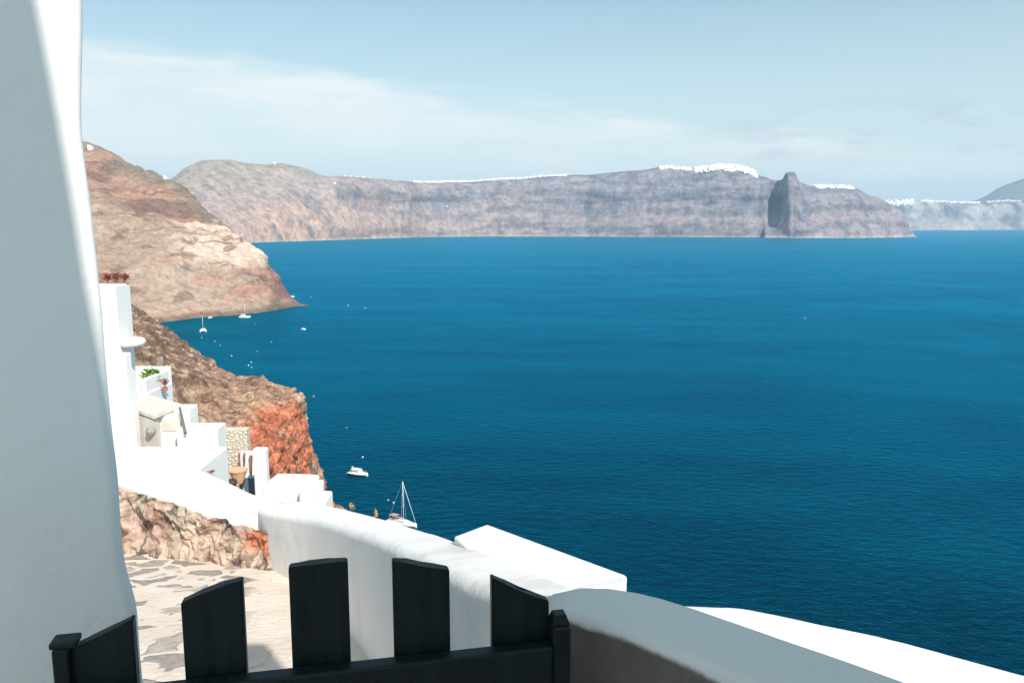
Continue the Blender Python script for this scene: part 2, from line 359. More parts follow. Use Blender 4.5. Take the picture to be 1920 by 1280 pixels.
def rim_col(A, U, V, d):
    z = A[..., 2]; hh = z/480.0
    wob = fbm(A*0.0022, 4, 5)
    px = A[..., 0]/np.maximum(A[..., 1], 1)*F/1.011 + 960
    base = lerp3((0.40, 0.31, 0.305), (0.31, 0.275, 0.30), smooth01(0.25, 0.75, hh + (wob-0.5)*0.8))
    st = 0.5+0.5*np.sin((hh*26 + wob*9)); base = over(base, (0.17, 0.165, 0.20), 0.5*smooth01(0.62, 0.95, st)*smooth01(600, 800, px))
    base = over(base, (0.48, 0.34, 0.28), 0.75*smooth01(0.42, 0.12, hh+(wob-0.5)*0.5)*smooth01(1000, 520, px))
    base = over(base, (0.42, 0.32, 0.31), 0.5*smooth01(0.52, 0.68, fbm(A*np.array([.006, .006, .002]), 4, 8)))
    base = over(base, (0.17, 0.17, 0.21), 0.6*smooth01(0.55, 0.66, fbm(A*np.array([.012, .012, .004]), 4, 28)))
    led = np.abs(fbm(A*np.array([.0012, .0012, .014]), 4, 128)-.5)
    base = over(base, (0.13, 0.14, 0.18), 0.7*smooth01(.022, .006, led)*smooth01(.35, .5, hh)*smooth01(650, 850, px))
    base = over(base, (0.34, 0.31, 0.27), 0.7*smooth01(700, 480, px)*smooth01(0.35, 0.7, hh))
    k_ = smooth01(650, 1150, px)[..., None]
    base = base*(np.array([.92, .83, .74])*(1-k_) + np.array([.66, .67, .69])*k_)
    base = over(base, (0.42, 0.36, 0.30), 0.5*smooth01(14, 6, z))
    return base
M_rim = rock('caldera_rock', 0.018, 9.0, 0.26, vert=0.9)
rim = sheet('caldera_cliffs', cols, 620, 110, rim_disp(42, 0.0050), rim_col, M_rim)
tag(rim, kind='structure')

cols = []
for px, cy, shy in ((1600, 385, 432.5), (1660, 381, 432.2), (1700, 379, 432), (1760, 380, 431.5), (1830, 382, 431.3), (1880, 378, 431), (1930, 379, 430.8), (2000, 376, 430.5), (2100, 374, 430.3)):
    s0 = G(px, shy); c0 = P(px, cy, s0.y+450); h = c0.z; dirv = Vector((s0.x, s0.y, 0)).normalized()
    cols.append([c0+dirv*1200+Vector((0, 0, -h-15)), c0+dirv*300+Vector((0, 0, -.1*h)), c0, s0.lerp(Vector((c0.x, c0.y, 0)), .6)+Vector((0, 0, .8*h)), s0.lerp(Vector((c0.x, c0.y, 0)), .4)+Vector((0, 0, .3*h)), s0, s0-dirv*30+Vector((0, 0, -15))])
def rim2_col(A, U, V, d):
    hh = A[..., 2]/400.0; wob = fbm(A*0.0015, 4, 5)
    c = lerp3((0.50, 0.42, 0.40), (0.36, 0.33, 0.34), smooth01(0.35, 0.75, hh+(wob-.5)))
    c = over(c, (0.13, 0.12, 0.13), 0.7*smooth01(0.50, 0.62, fbm(A*np.array([.004, .004, .0015]), 4, 28)))
    c = c*.64
    return over(c, (0.5, 0.42, 0.38), 0.6*smooth01(0.55, 0.7, fbm(A*np.array([.003, .003, .004]), 3, 58)))
rim2 = sheet('distant_cliffs', cols, 200, 50, rim_disp(60, 0.003), rim2_col, M_rim); tag(rim2, kind='structure')
cols = []
for px, cy in ((1740, 400), (1800, 384), (1835, 374), (1870, 356), (1905, 343), (1935, 334), (1990, 328), (2060, 336), (2140, 352), (2220, 380)):
    D = 13800; c0 = P(px, cy, D+900); s0 = Vector((c0.x*.93, D, 0)); h = c0.z; dirv = Vector((s0.x, s0.y, 0)).normalized()
    cols.append([c0+dirv*1100+Vector((0, 0, -h)), c0+dirv*300+Vector((0, 0, -.15*h)), c0, s0.lerp(c0, .55), s0+Vector((0, 0, -10))])
def mtn_col(A, U, V, d): return lerp3((0.20, 0.17, 0.14), (0.12, 0.12, 0.10), fbm(A*0.001, 4, 3))
mtn = sheet('mountain', cols, 90, 30, rim_disp(70, 0.0015, 1.0), mtn_col, M_rim); tag(mtn, kind='structure')

# ------------------------------------------------------------------ headland
sh = [(578, 573.5), (562, 573.5), (540, 577), (505, 583), (460, 589), (420, 592), (380, 594), (330, 601), (270, 606), (200, 612), (120, 620)]
cr = [(578, 573, 978), (560, 570, 985), (536, 553, 1000), (514, 525, 1015), (495, 495, 1030), (462, 461, 1065), (405, 417, 1130), (345, 366, 1200), (300, 336, 1270), (222, 308, 1360), (165, 272, 1430), (60, 240, 1500)]
shp = [G(*s_) for s_ in sh]; shA = catmull(np.array([tuple(v) for v in shp]), 12)
shA = np.concatenate([shA, [tuple(G(-60, 633)), tuple(G(-300, 655)), tuple(G(-700, 690))]])
cr += [(-140, 222, 1600), (-420, 215, 1750), (-900, 240, 1900)]
cols = []
for k, (px, cy, D) in enumerate(cr):
    c0 = P(px, cy, D); s0 = Vector(shA[k]); h = max(c0.z, 1.0); dirv = Vector((c0.x, c0.y, 0)).normalized()
    c00 = Vector((c0.x, c0.y, 0))
    row = [c0+dirv*(60+h*1.6)+Vector((15, 0, -h-12)), c0+dirv*(8+h*0.25)+Vector((0, 0, -0.13*h)), c0]
    for hz, bk in ((0.84, 0.80), (0.64, 0.62), (0.50, 0.42), (0.30, 0.26), (0.12, 0.10)): row.append(s0.lerp(c00, bk)+Vector((0, 0, hz*h)))
    row += [s0, s0 - dirv*8 + Vector((0, 0, -12))]
    cols.append(row)
def head_disp(A, U, V):
    U = U*14/11
    g = ridged(A*np.array([1, 1, .35])*0.013, 4, 43)-0.5; b_ = fbm(A*0.010, 5, 51)-0.5; f_ = fbm(A*0.06, 4, 53)-0.5
    led = fbm(A*np.array([.006, .006, .07]), 3, 61)-0.5
    sp_ = ridged(A*np.array([1, .6, .8])*0.05, 4, 57)-0.5; fine = fbm(A*0.16, 3, 59)-0.5
    return (g*19+b_*16+f_*7+led*11+sp_*4.5+fine*2.0)*np.clip((A[..., 2]+8)/35, 0, 1)*np.clip(U*6, 0.15, 1)
def head_col(A, U, V, d):
    U0 = U; U = U*14/11
    z = A[..., 2]; wob = fbm(A*0.012, 5, 5)-0.5; wob2 = fbm(A*0.004, 4, 15)-0.5
    top = np.array([c[2].z for c in cols]); hx = np.interp(U0, np.linspace(0, 1, len(top)), top); r = z/np.maximum(hx, 1)
    rr = r + wob*0.22
    tilt = z + wob*26 + wob2*20
    c = lerp3((0.43, 0.325, 0.25), (0.38, 0.275, 0.21), smooth01(.3, .6, fbm(A*0.02, 4, 9)))               # tan talus
    c = over(c, (0.35, 0.215, 0.17), 0.8*smooth01(0.50, 0.60, rr))                                            # reddish upper strata
    c = over(c, (0.40, 0.29, 0.20), 0.8*smooth01(0.45, 0.62, fbm(A*np.array([.008, .008, .05]), 4, 19))*smooth01(.5, .6, rr))
    c = over(c, (0.20, 0.125, 0.105), 0.85*smooth01(0.52, 0.62, fbm(A*np.array([.01, .01, .045]), 4, 39))*smooth01(.5, .62, rr))
    c = over(c, (0.25, 0.205, 0.165), 0.8*smooth01(.80, .95, rr))
    band = smooth01(44, 54, tilt)*smooth01(104, 92, tilt)*smooth01(.74, .60, U)*smooth01(0.12, 0.22, U)
    c = over(c, (0.66, 0.51, 0.41), 0.95*band*smooth01(0.36, 0.45, fbm(A*0.022, 4, 77)))                    # pale pumice band
    drk = smooth01(.36, .26, U)*smooth01(.06, .13, U)*smooth01(60, 48, tilt)*smooth01(2, 10, z+wob*20)
    c = over(c, (0.24, 0.13, 0.11), 0.9*drk*smooth01(0.25, 0.42, fbm(A*.02, 4, 88)))                        # dark crag near the tip
    c = over(c, (0.47, 0.22, 0.14), 0.8*smooth01(.16, .08, U))
    c = c*np.array([.80, .78, .78])
    ft = fbm(A*np.array([.05, .03, .05]), 5, 99)
    c = over(c, (0.17, 0.115, 0.085), 0.75*smooth01(.58, .66, ft)*smooth01(.03, .1, U))                      # dark crags and scrub
    c = over(c, (0.40, 0.21, 0.15), 0.5*smooth01(.60, .68, fbm(A*np.array([.02, .012, .06]), 4, 109)))
    ln = np.abs(fbm(A*np.array([.006, .006, .05]), 4, 119)-.5)
    c = over(c, (0.16, 0.10, 0.08), 0.7*smooth01(.018, .006, ln)*smooth01(.36, .5, rr))
    c = over(c, (0.10, 0.075, 0.06), 0.7*smooth01(5, 1, z+wob*8))
    return c
M_head = rock('headland_rock', 0.085, 2.2, 0.20)
head = sheet('headland', cols, 780, 260, head_disp, head_col, M_head); tag(head, kind='structure')

# ------------------------------------------------------------------ hillside below the village
top = [(-420, 430, 640), (-120, 460, 590), (150, 500, 520), (200, 538, 500), (245, 566, 480), (300, 600, 430), (350, 640, 385), (400, 672, 345), (450, 694, 320), (500, 700, 300), (545, 718, 275), (576, 740, 258), (586, 790, 252), (597, 850, 249), (612, 900, 247), (630, 948, 245), (660, 1010, 240)]
bot = [(-420, 745, 52), (-150, 750, 52), (60, 760, 52), (120, 780, 52), (180, 790, 52), (240, 800, 54), (290, 815, 58), (330, 830, 62), (370, 850, 68), (410, 870, 76), (450, 895, 88), (490, 925, 104), (530, 965, 120), (560, 990, 136), (590, 1010, 150), (620, 1030, 165), (665, 1060, 180)]
cols = []
for (a, b_, D), (a2, b2, D2) in zip(top, bot):
    c0 = P(a, b_, D); e0 = P(a2, b2, D2); dirv = Vector((c0.x, c0.y, 0)).normalized()
    row = [Vector((c0.x*1.0, c0.y, -12)) + dirv*(60+0.5*c0.z), c0+dirv*(8+c0.z*.16)+Vector((0, 0, -0.28*c0.z)), c0]
    for k in (0.12, 0.3, 0.5, 0.7, 0.85): row.append(c0.lerp(e0, k) + Vector((0, 0, -2.5*math.sin(math.pi*k))))
    row += [e0, e0 + (e0-c0).normalized()*8 + Vector((0, 0, -6))]
    cols.append(row)
def hill_disp(A, U, V):
    g = ridged(A*np.array([1, .5, .8])*0.045, 4, 143)-0.5; b_ = fbm(A*np.array([1, .5, 1])*0.028, 5, 151)-0.5; f_ = fbm(A*0.22, 4, 153)-0.5
    amp = np.clip((A[..., 1]-20)/120, 0.1, 1.0)
    A = A*np.array([1, .45, 1])
    return (g*3.0+b_*4.0+f_*2.6+(ridged(A*0.13, 3, 163)-.5)*3.0+(ridged(A*0.34, 3, 173)-.5)*2.0)*amp
def hill_col(A, U, V, d):
    U = (U*16-2)/14
    A = A*np.array([1, .42, 1.0])
    wob = fbm(A*0.04, 5, 5)-0.5
    c = lerp3((0.42, 0.25, 0.165), (0.30, 0.175, 0.12), smooth01(.35, .62, fbm(A*0.06, 5, 9)))
    c = over(c, (0.19, 0.115, 0.085), 0.9*smooth01(.42, .20, U+wob*.25))                       # dark brown crags at the left
    c = over(c, (0.13, 0.085, 0.07), 0.6*smooth01(.53, .66, fbm(A*0.09, 5, 19)))
    c = over(c, (0.46, 0.32, 0.20), 0.6*smooth01(.56, .66, fbm(A*0.05, 5, 29)))
    sp1 = fbm(A*0.30, 4, 311)
    c = over(c, (0.15, 0.095, 0.07), 0.75*smooth01(.56, .62, sp1)); c = over(c, (0.52, 0.37, 0.25), 0.6*smooth01(.44, .38, sp1))
    red = smooth01(.44, .54, U+wob*.22)
    rz = smooth01(-.06, .07, V-(.05+(.78-U)*1.7)+wob*.5)
    c = over(c, (0.56, 0.18, 0.095), 0.92*red*rz*smooth01(0.36, 0.50, fbm(A*0.08, 4, 79)))
    c = over(c, (0.34, 0.10, 0.055), 0.65*red*rz*smooth01(0.54, 0.6, fbm(A*0.16, 4, 89)))
    c = over(c, (0.14, 0.07, 0.05), 0.5*red*rz*smooth01(.58, .63, sp1))
    return c
M_hill = rock('hillside_rock', 0.5, 1.0, 0.36, spots=0.55, vert=0.9, ysc=0.42)
hill = sheet('hillside', cols, 680, 420, hill_disp, hill_col, M_hill); tag(hill, kind='structure')
# steep ground dropping away under the terraces
cols = []
for px in (-700, -300, 100, 400, 600, 800, 1000, 1300, 1700, 2200, 3000):
    x = (px-960)/F
    kx = 1.0 if px > 700 else 1.3
    cols.append([Vector((x*2.2*kx, 2.2*kx, 97.0)), Vector((x*5, 5.2, 92)), Vector((x*14, 14, 84 if px > 600 else 84)), Vector((x*40, 40, 61 if px > 560 else 70)),
                 Vector((x*75, 75, 32 if px > 560 else 48)), Vector((x*112, 112, 0 if px > 560 else 18)), Vector((x*118, 118, -12))])
cols = [[Vector((v.x, v.y, v.z)) for v in c] for c in cols]
slope = sheet('cliff_slope', cols, 120, 60, lambda A, U, V: (fbm(A*0.15, 4, 3)-.5)*np.clip((A[..., 1]-4)/20, 0, 1)*3, lambda A, U, V, d: hill_col(A, U*0+.35, V, d), M_hill); tag(slope, kind='structure')

# ------------------------------------------------------------------ haze
m, t, b = mat_new('air'); t.nodes.remove(b)
pv = N(t, 'ShaderNodeVolumePrincipled'); pv.inputs['Color'].default_value = (0.46, 0.74, 1.0, 1); pv.inputs['Density'].default_value = 5.5e-5; pv.inputs['Anisotropy'].default_value = 0.0
L(t, pv.outputs[0], t.nodes['Material Output'].inputs['Volume'])
bm = bmesh.new(); box(bm, -14500, 15500, -3500, 18000, -18, 900)
hz = obj('haze', bm, m); tag(hz, kind='stuff')
hz['label'] = 'pale sea haze that fades the far cliffs'

# ------------------------------------------------------------------ path and near walls
def pathz(y): return EYE - 1.6 - 0.2*max(0.0, y-1.3)
m, t, b = mat_new('cobbled_path')
tcn = N(t, 'ShaderNodeTexCoord').outputs['Object']
mm = N(t, 'ShaderNodeMapping'); mm.inputs['Scale'].default_value = (1.0, 1.0, 1.0); mm.inputs['Rotation'].default_value = (0, 0, R(-28)); L(t, tcn, mm.inputs[0])
wn = N(t, 'ShaderNodeTexNoise', i_Scale=3.0, i_Detail=3.0); L(t, mm.outputs[0], wn.inputs['Vector'])
wv = N(t, 'ShaderNodeVectorMath', operation='SCALE'); L(t, wn.outputs[1], wv.inputs[0]); wv.inputs[3].default_value = 0.34
av = N(t, 'ShaderNodeVectorMath', operation='ADD'); L(t, mm.outputs[0], av.inputs[0]); L(t, wv.outputs[0], av.inputs[1])
vo = N(t, 'ShaderNodeTexVoronoi', feature='DISTANCE_TO_EDGE', i_Scale=3.9); L(t, av.outputs[0], vo.inputs['Vector'])
vc = N(t, 'ShaderNodeTexVoronoi', feature='F1', i_Scale=3.9); L(t, av.outputs[0], vc.inputs['Vector'])
fn = N(t, 'ShaderNodeTexNoise', i_Scale=22, i_Detail=7.0, i_Roughness=0.65); L(t, tcn, fn.inputs['Vector'])
edge_ = math_n(t, 'MULTIPLY_ADD', math_n(t, 'SUBTRACT', fn.outputs[0], 0.5), 0.10, vo.outputs[0])
stone = maprange(t, edge_, 0.08, 0.13)
sc_ = N(t, 'ShaderNodeSeparateColor'); L(t, vc.outputs['Color'], sc_.inputs[0])
stone = math_n(t, 'MULTIPLY', stone, maprange(t, sc_.outputs[0], 0.12, 0.3))
sxyz = N(t, 'ShaderNodeSeparateXYZ'); L(t, tcn, sxyz.inputs[0])
# cobbles on the left, plain screed along the parapet
side = math_n(t, 'MULTIPLY_ADD', sxyz.outputs[1], 0.36, sxyz.outputs[0])
side = math_n(t, 'MULTIPLY_ADD', math_n(t, 'SUBTRACT', wn.outputs[0], 0.5), 0.4, side)
stone = math_n(t, 'MULTIPLY', stone, maprange(t, side, 0.14, 0.0))
scol = mix(t, sc_.outputs[1], (0.31, 0.27, 0.25), (0.56, 0.47, 0.40))
scol = mix(t, maprange(t, fn.outputs[0], 0.35, 0.65), mix(t, 0.4, scol, (0.12, 0.11, 0.10)), scol)
scr = mix(t, maprange(t, wn.outputs[0], 0.35, 0.65), (0.68, 0.56, 0.47), (0.75, 0.64, 0.55))
sp = N(t, 'ShaderNodeTexNoise', i_Scale=16, i_Detail=1.0); L(t, tcn, sp.inputs['Vector'])
scr = mix(t, math_n(t, 'MULTIPLY', maprange(t, sp.outputs[0], 0.72, 0.76), 0.6), scr, (0.22, 0.17, 0.14))
L(t, mix(t, stone, scr, scol), b.inputs['Base Color']); b.inputs['Roughness'].default_value = 0.9; b.inputs['Specular IOR Level'].default_value = 0.2
bp = N(t, 'ShaderNodeBump', i_Strength=0.8, i_Distance=0.035); L(t, math_n(t, 'ADD', math_n(t, 'MULTIPLY', stone, 0.5), math_n(t, 'MULTIPLY', fn.outputs[0], 0.5)), bp.inputs['Height']); L(t, bp.outputs[0], b.inputs['Normal'])
nx, ny = 90, 110
xs = np.linspace(-4.2, 1.6, nx); ys = np.linspace(-4.5, 7.2, ny)
X, Y = np.meshgrid(xs, ys, indexing='ij'); Z = EYE-1.6-0.2*np.maximum(0, Y-1.3)
pp = np.stack([X, Y, Z], -1); Z = Z + (fbm(pp*2.2, 4, 3)-0.5)*0.05
me = bpy.data.meshes.new('path'); idx = np.arange(nx*ny).reshape(nx, ny)
# keep only the cells on the path side of the parapet
wl_y = [-4.6, -1.2, 1.23, 1.58, 3.64, 5.46, 7.3]; wl_x = [4.2, 2.5, 0.36, 0.05, -0.64, -1.72, -2.8]
fc = []
for i in range(nx-1):
    for j in range(ny-1):
        if xs[i] < np.interp(ys[j], wl_y, wl_x)+0.05: fc.append([int(idx[i, j]), int(idx[i+1, j]), int(idx[i+1, j+1]), int(idx[i, j+1])])
me.from_pydata(np.stack([X, Y, Z], -1).reshape(-1, 3).tolist(), [], fc)
path = link('path', me, m, smooth=True); tag(path, kind='structure')

def sweep(name, pts, depth, r, mat, n=None, jitter=0.006, seed=1, parent=None, cap=True):
    """a plaster wall swept along pts = (x, y, top z, width); depth = how far it reaches down; r = rounding of its top edges"""
    A = np.array(pts, float); L_ = np.sum(np.linalg.norm(np.diff(A[:, :2], axis=0), axis=1)); n = n or max(8, int(L_/0.05))
    seg = np.concatenate([[0], np.cumsum(np.linalg.norm(np.diff(A[:, :3], axis=0), axis=1))]); tt = np.linspace(0, seg[-1], n)
    B = catmull(A, 40*len(A)); sB = np.concatenate([[0], np.cumsum(np.linalg.norm(np.diff(B[:, :3], axis=0), axis=1))]); tt = np.linspace(0, sB[-1], n)
    C = np.stack([np.interp(tt, sB, B[:, k]) for k in range(4)], 1)
    T = np.gradient(C[:, :2], axis=0); T /= np.linalg.norm(T, axis=1, keepdims=True); Nn = np.stack([-T[:, 1], T[:, 0]], 1)
    rings = []
    for i in range(n):
        c = C[i]; w_ = c[3]/2; rr = min(r, w_*0.98)
        prof = [(-w_, -depth)] + [(-w_, -depth*f_) for f_ in (0.75, 0.5, 0.25, 0.12) if depth*f_ > rr*1.5]
        for a in range(7): an = math.pi/2*a/6; prof.append((-w_+rr-rr*math.cos(an), -rr+rr*math.sin(an)))
        prof += [(-w_+rr+(2*w_-2*rr)*f_, 0) for f_ in (0.33, 0.66)] if w_ > rr*1.2 else []
        for a in range(7): an = math.pi/2*a/6; prof.append((w_-rr+rr*math.sin(an), -rr+rr*math.cos(an)))
        prof += [(w_, -depth*f_) for f_ in (0.12, 0.25, 0.5, 0.75) if depth*f_ > rr*1.5] + [(w_, -depth)]
        rings.append([(c[0]+Nn[i, 0]*s_, c[1]+Nn[i, 1]*s_, c[2]+z_) for s_, z_ in prof])
    V_ = np.array(rings); V_ = V_ + (np.stack([fbm(V_*3.1, 4, seed), fbm(V_*3.1, 4, seed+20), fbm(V_*3.1, 4, seed+40)], -1)-0.5)*jitter*4
    k = V_.shape[1]; ii = np.arange(n*k).reshape(n, k)
    q = np.stack([ii[:-1, :-1], ii[1:, :-1], ii[1:, 1:], ii[:-1, 1:]], -1).reshape(-1, 4).tolist()
    if cap: q += [ii[0].tolist(), ii[-1][::-1].tolist()]
    me = bpy.data.meshes.new(name); me.from_pydata(V_.reshape(-1, 3).tolist(), [], q)
    o = link(name, me, mat, parent)
    for p in me.polygons: p.use_smooth = len(p.vertices) == 4
    return o
E = EYE
# the sunlit parapet along the path
pa = sweep('parapet', [(-1.74, 5.83, E-2.10, .36), (-1.64, 5.58, E-2.03, .37), (-1.08, 4.66, E-1.75, .28), (-0.63, 3.75, E-1.48, .26), (-0.255, 2.83, E-1.20, .25), (0.06, 1.985, E-0.95, .22), (0.12, 1.66, E-0.81, .18)], 1.3, 0.05, M_white_b, seed=3, jitter=0.003)
tag(pa, 'sunlit white plaster parapet sloping down beside the cobbled path, beyond the gate', 'wall')
# the near shaded parapet
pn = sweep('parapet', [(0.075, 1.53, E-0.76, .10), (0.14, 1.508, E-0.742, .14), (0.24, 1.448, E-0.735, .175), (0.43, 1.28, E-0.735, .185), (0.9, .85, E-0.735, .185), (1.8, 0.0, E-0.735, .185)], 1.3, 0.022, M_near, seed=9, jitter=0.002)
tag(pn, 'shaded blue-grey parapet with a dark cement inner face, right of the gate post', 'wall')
# flat topped pier outside the parapet
bm = bmesh.new(); prism(bm, [(-0.225, 2.955), (-0.10, 3.085), (0.395, 2.605), (0.36, 2.40), (0.02, 2.22)], E-3.2, [E-1.2, E-1.2, E-1.2, E-1.13, E-1.10], 0.008, 2)
o = obj('pier', bm, M_white); tag(o, 'angular flat-topped white block rising behind the path parapet against the sea', 'pier')
o = sweep('ledge', [(0.10, 2.75, E-1.33, .3), (0.42, 2.42, E-1.33, .3), (0.85, 2.02, E-1.33, .3), (1.6, 1.35, E-1.33, .3)], 1.8, 0.05, M_white, seed=14)
tag(o, 'low sunlit white ledge showing as a thin strip above the shaded parapet', 'ledge')
# lower terrace wall in sun on the right
o = sweep('terrace_wall', [(0.60, 3.30, E-1.72, .50), (0.80, 3.10, E-1.645, .55), (1.02, 2.93, E-1.62, .60), (1.35, 2.75, E-1.62, .60), (1.85, 2.42, E-1.62, .60), (2.6, 1.9, E-1.62, .60), (3.6, 1.2, E-1.62, .60)], 2.2, 0.10, M_white, seed=21)
tag(o, 'broad bright white terrace wall with a rounded hump, at the bottom right above the sea', 'wall')

# tall wall on the left, its far corner slightly rounded and swelling at the foot
prof = []
zs = [E-3.2, E-2.2, E-1.6, E-1.15, E-0.95, E-0.82, E-0.72, E-0.62, E-0.45, E-0.3, E-0.15, E, E+0.15, E+0.35, E+0.6, E+0.85, E+1.1]
edge_px = {E-3.2: 268, E-2.2: 266, E-1.6: 264, E-1.15: 260, E-0.9: 243, E-0.6: 228, E-0.3: 207, E: 190, E+.5: 152}
me_rows = []
W0 = Vector((-0.677, 1.42))
dirw = Vector((-0.90, -0.43)).normalized(); nrm = Vector((0.43, -0.90)).normalized()
for z in zs:
    yy_ = 640 + F*math.tan(math.atan2(E-z, W0.y) - PITCH)
    pxe = float(np.interp(yy_, (-300, 0, 275, 503, 760, 1050, 1130, 1280, 1700), (149, 152, 160, 187, 208, 236, 258, 268, 295))) + 1
    rz_ = ray(pxe, yy_); kk = (Vector((nrm.x, nrm.y)).dot(W0))/(nrm.x*rz_.x+nrm.y*rz_.y); c = Vector((rz_.x*kk, rz_.y*kk))
    row = []
    row.append((c.x-1.0, c.y+0.85, z)); row.append((c.x-0.22, c.y+0.20, z))     # back along the hidden side
    rr = 0.035
    for a in range(6):
        an = math.pi/2*a/5
        p = c + dirw*(rr-rr*math.cos(an))*.7 + Vector((-.55, .84))*(rr-rr*math.sin(an))*.7
        row.append((p.x, p.y, z))
    for k in (0.2, 0.45, 0.8, 1.3, 2.2): p = c + dirw*k; row.append((p.x, p.y, z))
    row.append((c.x+dirw.x*2.2-nrm.x*1.2, c.y+dirw.y*2.2-nrm.y*1.2, z))
    me_rows.append(row)
A = np.array(me_rows); A = catmull(A, 110)
A = A + (np.stack([fbm(A*2.3, 3, 5), fbm(A*2.3, 3, 25), np.full(A.shape[:2], .5)], -1)-0.5)*0.02
n, k = A.shape[:2]; ii = np.arange(n*k).reshape(n, k)
q = np.stack([ii[:-1, :-1], ii[1:, :-1], ii[1:, 1:], ii[:-1, 1:]], -1).reshape(-1, 4).tolist()
q += [[int(ii[i, k-1]), int(ii[i+1, k-1]), int(ii[i+1, 0]), int(ii[i, 0])] for i in range(n-1)] + [ii[-1].tolist()]
me = bpy.data.meshes.new('house_wall'); me.from_pydata(A.reshape(-1, 3).tolist(), [], q)
o = link('house_wall', me, M_pillar, smooth=False)
for p in me.polygons: p.use_smooth = len(p.vertices) == 4
tag(o, 'tall smooth white house wall filling the left side, mostly in shade', 'wall')
bmx = bmesh.new(); bmx.from_mesh(me); bmesh.ops.recalc_face_normals(bmx, faces=bmx.faces); bmx.to_mesh(me); bmx.free()

# unseen house added behind the viewer, outline shaped to shade gate and parapet
bm = bmesh.new()
FY = -0.75
def shade(p):                                        # where the sun ray through p crosses the facade plane
    k_ = (p[1]-FY)/(-S.y); return (p[0]+S.x*k_, p[2]-E+S.z*k_)
def wallpt(px, py):
    r_ = ray(px, py); n_ = Vector((nrm.x, nrm.y)); k_ = (W0.dot(n_))/(Vector((r_.x, r_.y)).dot(n_)); return Vector((0, 0, E)) + r_*k_
def groundpt(px, py):
    r_ = ray(px, py)
    k_ = (1.6-0.26)/(-r_.z-0.2*r_.y); return Vector((0, 0, E)) + r_*k_
edge_s = [shade(wallpt(*q_)) for q_ in ((40, -90), (70, 0), (99, 150), (132, 330), (163, 520), (187, 645), (207, 745), (223, 830))]
ch = [shade(groundpt(*q_)) for q_ in ((462, 1208), (520, 1236))]
pass
LX = shade(wallpt(0, 600))[0]-0.35; pA = shade((0.06, 1.55, E-.77)); pB = shade((0.6, 1.22, E-.75))
RT = [(pA[0]-0.05, pA[1]-0.02), (pA[0]+0.03, pA[1]+0.17), (pB[0], pB[1]+0.40), (pB[0]+1.15, pB[1]+0.34)]
cx1 = ch[1][0]; cx0 = cx1-0.16; cz = ch[0][1]  # chimney step added so that its shadow falls on the path
base = edge_s[-1][1]
prof = [(LX, edge_s[0][1]+0.5)] + [e_ for e_ in edge_s] + [(cx0, base), (cx0, cz), (cx1, cz), (cx1, base-.02), ] + RT
f0 = [bm.verts.new((x, FY, E+z)) for x, z in prof] + [bm.verts.new((RT[-1][0], FY, E-1.7)), bm.verts.new((LX, FY, E-1.7))]
f1 = [bm.verts.new((v.co.x, FY-4.5, v.co.z)) for v in f0]
bm.faces.new(f0[::-1]); bm.faces.new(f1)
for i in range(len(f0)): j = (i+1) % len(f0); bm.faces.new((f0[i], f0[j], f1[j], f1[i]))
shade_house = obj('house', bm, M_white); tag(shade_house, 'unseen white house behind the viewer, roofline shaped to throw the shade', 'house')

